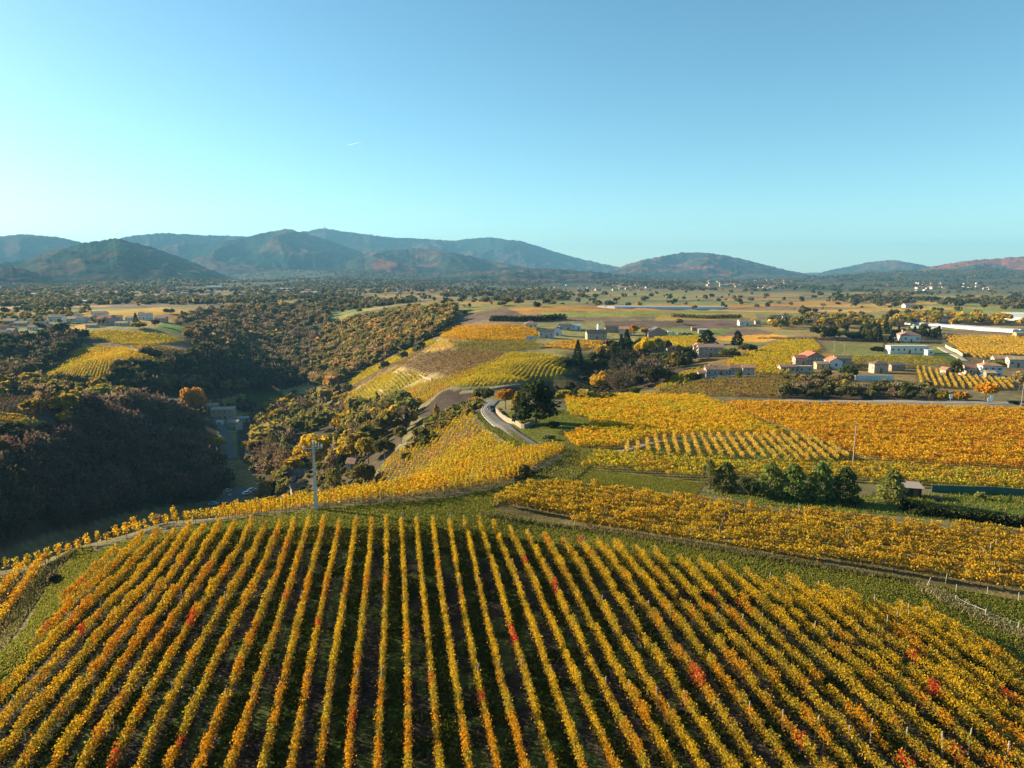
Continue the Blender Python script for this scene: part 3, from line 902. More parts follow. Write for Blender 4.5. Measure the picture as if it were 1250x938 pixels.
def ordinal(n):
    if n < 20: return ORD1[n]
    if n % 10 == 0: return TENO[n // 10]
    return TENS[n // 10] + "-" + ORD1[n % 10]


def leaf_axes(n, up=0.25):
    """two orthogonal in-plane axes for n randomly turned leaves"""
    nrm = RNG.normal(size=(n, 3))
    nrm[:, 2] = nrm[:, 2] + up
    nrm /= np.linalg.norm(nrm, axis=1)[:, None] + 1e-9
    h = RNG.normal(size=(n, 3))
    a = np.cross(nrm, h)
    a /= np.linalg.norm(a, axis=1)[:, None] + 1e-9
    b = np.cross(nrm, a)
    return a, b


def leaf_verts(P, size, up=0.25):
    n = len(P)
    a, b = leaf_axes(n, up)
    s = size * RNG.uniform(0.65, 1.35, n)
    a = a * s[:, None]
    b = b * (s * RNG.uniform(0.7, 1.0, n))[:, None]
    V = np.empty((n, 4, 3))
    V[:, 0] = P - a * 1.15
    V[:, 1] = P - b
    V[:, 2] = P + a * 1.15
    V[:, 3] = P + b
    return V.reshape(-1, 3)


def red_spot(x, y):
    """patches of the hill where single plants have turned red"""
    return fbm(x / 9.0 + 3.1, y / 9.0 + 8.2, 77, 3)


def row_samples(f):
    """plants along every row of a field: list of (row number, x, y arrays)"""
    P, d, o, sp = f['w'], f['d'], f['o'], f['sp']
    nrm = np.array([d[1], -d[0]])                    # to the right of the row direction
    s = (P - o) @ d
    t = (P - o) @ nrm
    rows = []
    for k in range(int(math.floor(t.min() / sp)), int(math.ceil(t.max() / sp)) + 1):
        q = np.arange(s.min(), s.max(), 1.0)
        wob = 0.12 * np.sin(q * 0.11 + k)
        x = o[0] + d[0] * q + nrm[0] * (k * sp + wob)
        y = o[1] + d[1] * q + nrm[1] * (k * sp + wob)
        m = inpoly(x, y, P)
        if f['mode'] == 'rows' and m.any():
            e = np.flatnonzero(np.diff(np.r_[0, m.astype(int), 0]))
            b = int(np.argmax(e[1::2] - e[::2]))
            m = (np.arange(len(m)) >= e[2 * b]) & (np.arange(len(m)) < e[2 * b + 1])
        if m.sum() >= 5:
            rows.append((k, x[m], y[m]))
    return rows


def vine_leaves(f, x, y, k):
    """leaf centres and colours for the plants at x,y (about a metre apart)"""
    near = f['n'] == 'near'
    d = f['d']
    lm = f['lm']
    n = len(x)
    vig = 0.66 + 0.62 * fbm(x / 2.3, y / 2.3, 11, 2) + RNG.normal(0, 0.13, n)
    gap = RNG.random(n) < (0.02 if near else 0.03)
    vig[gap] *= 0.35
    if near:  # the right of the hill is bushier, the left neater
        side = np.clip((x + 5) / 35, 0, 1)
        w_half = 0.23 + 0.09 * side
        hgt = 1.30 + 0.15 * side
    else:
        w_half = np.full(n, f.get('wh', 0.34))
        hgt = np.full(n, 1.35)
    if f.get('stake'):
        w_half = np.full(n, 0.20)
        hgt = np.full(n, 1.55)
    cnt = np.maximum(RNG.poisson(lm * np.clip(vig, 0.1, 1.5)), 0)
    idx = np.repeat(np.arange(n), cnt)
    m = len(idx)
    al = RNG.normal(0, 0.16, m) if f.get('stake') else RNG.uniform(-0.55, 0.55, m)
    ac = RNG.normal(0, 1, m) * w_half[idx] * 0.62
    zz = RNG.beta(2.2, 1.7, m)
    # tufts: shoots stick out at the top
    z = 0.42 + zz * (hgt[idx] * vig[idx] - 0.1) * 0.95
    ac *= (1.1 - 0.45 * zz)
    px = x[idx] + d[0] * al + d[1] * ac
    py = y[idx] + d[1] * al - d[0] * ac
    pz = gz(px, py) + z
    pal = np.array(f['pal'])
    pc = fbm(x / 4.0, y / 4.0, 31, 3) + RNG.normal(0, 0.10, n)
    big = fbm(x / 28.0, y / 28.0, 41, 2)
    # colour choice drifts along the row and across the field
    q = np.clip((pc[idx] - 0.5) * 2.2 + 0.5 + (big[idx] - 0.5) * 0.9 + RNG.normal(0, 0.17, m), 0, 0.999)
    C = pal[(q * len(pal)).astype(int)]
    if near:
        # greener on the right, oranger on the far left
        s = np.clip((px + 10) / 55, 0, 1)
        g = RNG.random(m) < 0.22 * s
        C = np.where(g[:, None], np.array((0.27, 0.24, 0.035)), C)
        o = RNG.random(m) < 0.18 * np.clip((-px - 12) / 30, 0, 1)
        C = np.where(o[:, None], np.array((0.56, 0.21, 0.015)), C)
        rs = red_spot(x, y)
        isred = (RNG.random(n) < np.clip((rs - 0.58) * 0.4, 0, 1)) | (RNG.random(n) < 0.016)
        nb = isred.copy()
        nb[1:] |= isred[:-1] & (RNG.random(n - 1) < 0.25)
        red = nb[idx] & (RNG.random(m) < RNG.uniform(0.4, 0.95, n)[idx])
        redc = np.array([(0.52, 0.022, 0.035), (0.56, 0.08, 0.02), (0.40, 0.025, 0.035), (0.58, 0.15, 0.02)])[RNG.integers(0, 4, m)]
        C = np.where(red[:, None], redc, C * (0.93, 0.83, 0.93))
    C = C * RNG.uniform(0.72, 1.22, m)[:, None]
    return np.c_[px, py, pz], C


def canes(f, x, y):
    """thin woody stems and wires inside a row, as narrow upright slips"""
    n = len(x)
    xs = x + RNG.normal(0, 0.08, n)
    ys = y + RNG.normal(0, 0.08, n)
    z = gz(xs, ys)
    ang = RNG.uniform(0, math.pi, n)
    w = 0.045
    h = 0.75 if not f.get('stake') else 1.75
    V = np.empty((n, 4, 3))
    dx, dy = np.cos(ang) * w, np.sin(ang) * w
    V[:, 0] = np.c_[xs - dx, ys - dy, z - 0.05]
    V[:, 1] = np.c_[xs + dx, ys + dy, z - 0.05]
    V[:, 2] = np.c_[xs + dx * 0.6, ys + dy * 0.6, z + h]
    V[:, 3] = np.c_[xs - dx * 0.6, ys - dy * 0.6, z + h]
    C = np.tile(np.array((0.11, 0.075, 0.05)), (n, 1)) * RNG.uniform(0.7, 1.3, n)[:, None]
    return V.reshape(-1, 3), C


POST_MESH = None


def post_mesh():
    global POST_MESH
    if POST_MESH is None:
        mb = MB()
        mb.tube([(0, 0, -0.2), (0, 0, 0.8), (0.02, 0, 1.62)], [0.055, 0.05, 0.045], M_POST, 6)
        o = mb.build('end_post')
        POST_MESH = o.data
        bpy.data.objects.remove(o)
    return POST_MESH


ROWINFO = {
    'near': ('vine row', 'vine rows on the near hilltop'),
    'lowleft': ('vine row', 'vine rows on the lower terrace by the ravine'),
    'second': ('vine row', 'vine rows beyond the grass track'),
    'striped': ('vine row', 'pale vine rows on bright grass'),
    'small_rows': ('vine row', 'vine rows below the white house'),
    'far_right': ('vine row', 'vine rows behind the red roofed houses'),
    'diag': ('vine row', 'slanting vine rows above the road bend'),
}
STUFFNAME = 'vineyard'


def near_label(k, kp, x, y):
    n = k - kp
    look = 'golden yellow' if n < -6 else ('yellow' if n < 8 else 'bushy yellow green')
    if n == 0:
        return 'yellow vine row on the near hill running up to the concrete pole'
    side = 'right' if n > 0 else 'left'
    return f'{look} vine row, {ordinal(abs(n))} to the {side} of the row at the pole'


def add_posts(ob, x, y, step):
    me = post_mesh()
    ids = [0, len(x) - 1] if step is None else list(range(0, len(x), step)) + [len(x) - 1]
    for i in ids:
        p = bpy.data.objects.new('end_post', me)
        COL.objects.link(p)
        p.parent = ob
        p.location = (float(x[i]), float(y[i]), float(gz(x[i], y[i])))
        p.rotation_euler = (random.uniform(-.1, .1), random.uniform(-.1, .1), random.uniform(0, 6))
        p.scale = (1, 1, random.uniform(0.95, 1.12))


def in_view(x, y, m=60):
    px, py, dep = project(x, y, gz(x, y))
    return (dep > 5) & (px > -m) & (px < 1250 + m) & (py < 938 + 2 * m)


for f in FIELDS:
    rows = row_samples(f)
    if f['n'] == 'near':
        kp = min(rows, key=lambda r: abs(project(r[1][-1], r[2][-1], gz(r[1][-1], r[2][-1]))[0] - 389))[0]
    if f['mode'] == 'rows':
        keep = [(k, x, y) for k, x, y in rows if in_view(x, y, 300).any()]
        # order across the picture, for saying which one
        keep.sort(key=lambda r: r[0])
        nrow = len(keep)
        for i, (k, x, y) in enumerate(keep):
            P, C = vine_leaves(f, x, y, k)
            V = leaf_verts(P, f['ls'])
            V2, C2 = canes(f, x, y)
            ob = link('vine_row', mesh_quads('vine_row', np.r_[V, V2], len(P) + len(C2), np.r_[C, C2], M_LEAF))
            cat, grp = ROWINFO[f['n']]
            if f['n'] == 'near':
                lab = near_label(k, kp, x, y)
            elif f['n'] == 'striped':
                lab = f'pale yellow vine row on bright grass, {ordinal(i + 1)} from the left of its plot' if i else 'pale yellow vine row at the left edge of the bright grass plot'
            elif f['n'] == 'second':
                m = nrow - i
                lab = f'shaggy golden vine row beyond the grass track, {ordinal(m)} back from the track'
            elif f['n'] == 'lowleft':
                lab = f'orange vine row on the low terrace by the ravine, {ordinal(nrow - i)} from the grass bank'
            elif f['n'] == 'small_rows':
                lab = f'short yellow vine row below the white walled house, {ordinal(i + 1)} from the left'
            elif f['n'] == 'far_right':
                lab = f'thin orange vine row behind the terracotta roofs, {ordinal(i + 1)} of its plot from the left'
            else:
                lab = f'yellow green vine row slanting above the road bend, {ordinal(nrow - i)} from the dark gully'
            setp(ob, lab, cat, grp)
            if f['n'] in ('near', 'second', 'lowleft'):
                add_posts(ob, x, y, None if f['n'] == 'lowleft' else 14)
    else:
        xs = np.concatenate([r[1] for r in rows])
        ys = np.concatenate([r[2] for r in rows])
        P, C = vine_leaves(f, xs, ys, 0)
        V = leaf_verts(P, f['ls'])
        if f['lm'] > 25 or f.get('stake'):
            V2, C2 = canes(f, xs, ys)
            V, C = np.r_[V, V2], np.r_[C, C2]
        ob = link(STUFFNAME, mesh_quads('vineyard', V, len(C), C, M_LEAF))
        setp(ob, kind='stuff')

# ------------------------------------------------------------------ grass on the near hill
def scatter(poly, n):
    a, b = poly.min(0), poly.max(0)
    out = []
    tot = 0
    while tot < n:
        q = RNG.uniform(a, b, size=(n * 2, 2))
        q = q[inpoly(q[:, 0], q[:, 1], poly)]
        out.append(q)
        tot += len(q)
        if len(q) == 0:
            break
    return np.concatenate(out)[:n]


def blades(Q, h, w, pal):
    n = len(Q)
    z = gz(Q[:, 0], Q[:, 1])
    ang = RNG.uniform(0, math.pi, n)
    hh = h * RNG.uniform(0.5, 1.4, n)
    dx, dy = np.cos(ang) * w, np.sin(ang) * w
    lx, ly = RNG.normal(0, 0.35, n) * hh, RNG.normal(0, 0.35, n) * hh
    V = np.empty((n, 4, 3))
    V[:, 0] = np.c_[Q[:, 0] - dx, Q[:, 1] - dy, z - 0.02]
    V[:, 1] = np.c_[Q[:, 0] + dx, Q[:, 1] + dy, z - 0.02]
    V[:, 2] = np.c_[Q[:, 0] + dx * .5 + lx, Q[:, 1] + dy * .5 + ly, z + hh]
    V[:, 3] = np.c_[Q[:, 0] - dx * .5 + lx, Q[:, 1] - dy * .5 + ly, z + hh]
    p = np.array(pal)
    C = p[RNG.integers(0, len(p), n)] * RNG.uniform(0.75, 1.25, n)[:, None]
    return V.reshape(-1, 3), C


GP = [(0.042, 0.062, 0.007), (0.060, 0.076, 0.009), (0.035, 0.050, 0.006), (0.075, 0.068, 0.014)]  # grass between rows, tones lowered to paint in the shade of the vines
GL = [(0.145, 0.165, 0.018), (0.20, 0.20, 0.024), (0.10, 0.13, 0.015), (0.24, 0.20, 0.045), (0.19, 0.15, 0.05)]
near_f = FIELDS[0]
Q = scatter(near_f['w'], 190000)
Q = Q[in_view(Q[:, 0], Q[:, 1], 20)]
tt = ((Q - near_f['o']) @ np.array([near_f['d'][1], -near_f['d'][0]])) / near_f['sp']
cl = fbm(Q[:, 0] / 1.2, Q[:, 1] / 1.2, 91, 2)
Q = Q[((np.floor(tt).astype(int) % 2 != 0) & (cl > 0.36)) | (cl > 0.66)]
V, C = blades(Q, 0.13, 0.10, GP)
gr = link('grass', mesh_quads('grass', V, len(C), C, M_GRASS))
setp(gr, kind='stuff')
VV, CC = [], []
for (P, c), n, h in ((PATCH[0], 120000, 0.14), (PATCH[1], 5000, 0.30), (PATCH[2], 16000, 0.2), (PATCH[4], 14000, 0.35), (PATCH[6], 12000, 0.25), (PATCH[5], 9000, 0.35), (PATCH[3], 26000, 0.10), (PATCH[7], 14000, 0.14), (PATCH[8], 5000, 0.6)):
    Q = scatter(P, n)
    dry = [(0.22, 0.18, 0.08), (0.17, 0.15, 0.06)]
    V, C = blades(Q, h, 0.08, dry if n == 5000 and h == 0.30 else GL + (dry if h > 0.28 else []))
    VV.append(V)
    CC.append(C)
for pl in ([(-10, 800), (20, 760), (45, 715), (62, 692), (95, 672)], [(590, 628), (700, 645), (850, 668), (1000, 693), (1120, 712)]):
    L_pts = np.array([hit(*q)[:2] for q in pl])
    sg = np.r_[0, np.cumsum(np.linalg.norm(np.diff(L_pts, axis=0), axis=1))]
    t_ = RNG.uniform(0, sg[-1], 5000)
    Q = np.c_[np.interp(t_, sg, L_pts[:, 0]) + RNG.normal(0, .35, 5000), np.interp(t_, sg, L_pts[:, 1]) + RNG.normal(0, .35, 5000)]
    V, C = blades(Q, .34, .05, [(0.22, 0.18, 0.08), (0.18, 0.15, 0.065), (0.14, 0.14, 0.035)])
    VV.append(V)
    CC.append(C)
gr = link('grass', mesh_quads('grass', np.concatenate(VV), sum(map(len, CC)), np.concatenate(CC), M_GRASS))
setp(gr, kind='stuff')
# ------------------------------------------------------------------ trees
def unit(n, k=3):
    v = RNG.normal(size=(n, k))
    return v / (np.linalg.norm(v, axis=1)[:, None] + 1e-9)


def crown(kind, n):
    """leaf clusters of a tree one metre tall: centres, two half axes each, brightness"""
    if kind in ('broad', 'tall', 'bush', 'round'):
        rx, rz, cz, K = {'broad': (0.40, 0.37, 0.60, 15), 'tall': (0.20, 0.44, 0.55, 13), 'bush': (0.62, 0.46, 0.46, 12), 'round': (0.46, 0.40, 0.58, 18)}[kind]
        cd = unit(K)
        cd[:, 2] = np.abs(cd[:, 2]) * 0.9 - 0.25 if kind != 'tall' else cd[:, 2]
        cc = cd * RNG.uniform(0.45, 0.88, K)[:, None]
        rad = RNG.uniform(0.26, 0.46, K)
        i = RNG.integers(0, K, n)
        p = cc[i] + unit(n) * (rad[i] * RNG.uniform(0.55, 1.0, n) ** 0.6)[:, None]
        if kind == 'tall':
            p[:, 0:2] *= (1.05 - 0.55 * np.clip(p[:, 2:3], -0.2, 1))
        C = p * np.array([rx, rx, rz]) + np.array([0, 0, cz])
        C[:, 2] = np.maximum(C[:, 2], 0.03)
        s = 0.62 * rx / math.sqrt(n / 60.0)
        a, b = leaf_axes(n, 0.3)
        s = s * RNG.uniform(0.6, 1.35, n)[:, None]
        br = RNG.uniform(0.75, 1.2, K)[i] * RNG.uniform(0.75, 1.25, n)
        return C, a * s, b * s * 0.8, br
    if kind == 'bare':
        nb = 16
        d0 = unit(nb)
        d0[:, 2] = np.abs(d0[:, 2]) + 0.35
        d0 /= np.linalg.norm(d0, axis=1)[:, None]
        i = RNG.integers(0, nb, n)
        t = RNG.uniform(0.15, 1.0, n) ** 0.7
        base = np.array([0, 0, 0.22])
        L = np.array([0.42, 0.42, 0.74])
        spread = unit(n) * (0.20 * t)[:, None]
        C = base + d0[i] * L * t[:, None] + spread * np.array([1, 1, 0.8])
        C[:, 2] = np.clip(C[:, 2], 0.05, 1.03)
        dirn = d0[i] + unit(n) * 0.7
        dirn[:, 2] += 0.25
        dirn /= np.linalg.norm(dirn, axis=1)[:, None]
        side = np.cross(dirn, unit(n))
        side /= np.linalg.norm(side, axis=1)[:, None] + 1e-9
        q = math.sqrt(60.0 / n)
        a = dirn * (0.17 * q * RNG.uniform(0.6, 1.4, n))[:, None]
        b = side * (0.085 * q * RNG.uniform(0.6, 1.3, n))[:, None]
        return C, a, b, RNG.uniform(0.75, 1.25, nb)[i] * RNG.uniform(0.75, 1.3, n)
    if kind in ('conifer', 'cypress', 'pine'):
        R, z0, pw = {'conifer': (0.24, 0.08, 0.9), 'cypress': (0.10, 0.03, 0.55), 'pine': (0.42, 0.04, 0.46)}[kind]
        lay = 9
        z = RNG.random(n) ** 1.25
        zl = (np.floor(z * lay) + RNG.beta(1.4, 2.6, n)) / lay
        zl = np.where(RNG.random(n) < {'conifer': 0.7, 'pine': 0.35, 'cypress': 0.1}[kind], zl, z)
        th = RNG.uniform(0, 2 * math.pi, n)
        lob = 1 + (0.22 if kind != 'pine' else 0.38) * np.sin(th * (5 if kind != 'pine' else 3) + np.floor(z * lay) * 2.1)
        rr = R * (1 - zl) ** pw * lob * RNG.uniform(0.45, 1.0, n) ** 0.6 + 0.012
        C = np.c_[rr * np.cos(th), rr * np.sin(th), z0 + (1 - z0) * zl - rr * 0.18]
        out = np.c_[np.cos(th), np.sin(th), -0.35 + RNG.normal(0, 0.35, n)]
        if kind == 'cypress':
            out[:, 2] = 1.6
        out /= np.linalg.norm(out, axis=1)[:, None]
        side = np.cross(out, unit(n))
        side /= np.linalg.norm(side, axis=1)[:, None] + 1e-9
        s = 0.75 * R / math.sqrt(n / 60.0)
        return C, out * (s * RNG.uniform(0.7, 1.4, n))[:, None], side * (s * 0.5 * RNG.uniform(0.7, 1.3, n))[:, None], RNG.uniform(0.65, 1.35, n)
    if kind == 'cedar':
        K = 40
        zc = np.sort(RNG.uniform(0.14, 0.97, K))
        th = RNG.uniform(0, 2 * math.pi, K)
        reach = np.where(zc > 0.85, 0.14, 0.46 * (1 - 0.5 * zc ** 1.5)) * RNG.uniform(0.25, 1.05, K)
        cc = np.c_[reach * np.cos(th), reach * np.sin(th), zc]
        pr = RNG.uniform(0.10, 0.21, K)
        i = RNG.integers(0, K, n)
        C = cc[i] + unit(n) * (pr[i] * RNG.random(n) ** 0.45)[:, None] * np.array([1, 1, 0.45])
        a, b = leaf_axes(n, 0.9)
        s = 0.30 / math.sqrt(n / 60.0) * RNG.uniform(0.6, 1.3, n)[:, None]
        return C, a * s, b * s * 0.7, RNG.uniform(0.7, 1.2, K)[i] * RNG.uniform(0.7, 1.3, n)
    if kind == 'umbrella':
        C = unit(n) * (RNG.uniform(0.75, 1.0, n))[:, None] * np.array([0.46, 0.46, 0.33]) + np.array([0, 0, 0.66])
        a, b = leaf_axes(n, 0.3)
        s = 0.28 / math.sqrt(n / 60.0) * RNG.uniform(0.6, 1.3, n)[:, None]
        return C, a * s, b * s, RNG.uniform(0.65, 1.3, n)
    raise ValueError(kind)


def crown_verts(C, a, b):
    V = np.empty((len(C), 4, 3))
    V[:, 0] = C - a
    V[:, 1] = C - b
    V[:, 2] = C + a
    V[:, 3] = C + b
    return V


PROTO = {}


def proto(kind, n, var):
    key = (kind, n, var)
    if key not in PROTO:
        C, a, b, br = crown(kind, n)
        cr = mesh_quads('crown', crown_verts(C, a, b).reshape(-1, 3), n, np.repeat(br[:, None], 3, 1), M_TREE)
        mb = MB()
        tr = 0.022 if kind in ('bare', 'broad', 'round', 'cedar') else 0.016
        top = {'conifer': 0.9, 'cypress': 0.8, 'pine': 0.85, 'umbrella': 0.6, 'bush': 0.3}.get(kind, 0.62)
        mb.tube([(0, 0, -0.08), (0.005, 0, 0.08), (0.012, 0.008, 0.3), (0.0, 0.015, top)], [tr * 1.4, tr, tr * 0.8, tr * 0.25], M_BARK, 6)
        if kind in ('bare', 'broad', 'round', 'cedar', 'umbrella'):
            for k in range(5):
                th = k * 1.3 + var
                z = 0.24 + 0.07 * k
                mb.tube([(0.01, 0.005, z), (0.13 * math.cos(th), 0.13 * math.sin(th), z + 0.13), (0.25 * math.cos(th + .2), 0.25 * math.sin(th + .2), z + 0.30)], [tr * 0.5, tr * 0.36, tr * 0.12], M_BARK, 5)
        t = mb.build('trunk')
        PROTO[key] = (cr, t.data)
        bpy.data.objects.remove(t)
    return PROTO[key]


TREE_TYPES = {'broad': 'broadleaf_tree', 'tall': 'slender_tree', 'bush': 'bush', 'round': 'broadleaf_tree', 'bare': 'bare_tree', 'conifer': 'conifer_tree', 'cypress': 'cypress_tree', 'pine': 'pine_tree', 'cedar': 'cedar_tree', 'umbrella': 'umbrella_pine'}


def plant(x, y, h, kind, tint, label, group=None, wid=1.0, n=700, z=None):
    cr, tr = proto(kind, n, random.randint(0, 2))
    root = empty(TREE_TYPES[kind], (x, y, float(gz(x, y)) if z is None else z), random.uniform(0, 6.28))
    root.scale = (h * wid, h * wid, h)
    c = link('crown', cr, root)
    j = [random.uniform(0.88, 1.12) for _ in range(2)]
    c.color = (tint[0] * j[0], tint[1] * j[1], tint[2], 1)
    link('trunk', tr, root)
    return setp(root, label, 'bush' if kind == 'bush' else 'tree', group)


def visible(x, y, z, n=60):
    """rough test that nothing of the terrain hides the point from the camera"""
    q = np.linspace(0.25, 0.985, n)[:, None]
    zz = CAMZ + (z[None, :] - CAMZ) * q
    return (gz((x[None, :] * q).ravel(), (y[None, :] * q).ravel()).reshape(zz.shape) < zz + 0.3).all(0)


T_GOLD, T_YEL, T_OLIVE, T_BROWN = (0.44, 0.25, 0.03), (0.56, 0.36, 0.02), (0.145, 0.125, 0.035), (0.17, 0.105, 0.045)
T_RUST, T_BARE, T_GREEN, T_DARK, T_PINE = (0.34, 0.15, 0.03), (0.105, 0.072, 0.055), (0.10, 0.13, 0.025), (0.022, 0.034, 0.013), (0.18, 0.20, 0.06)

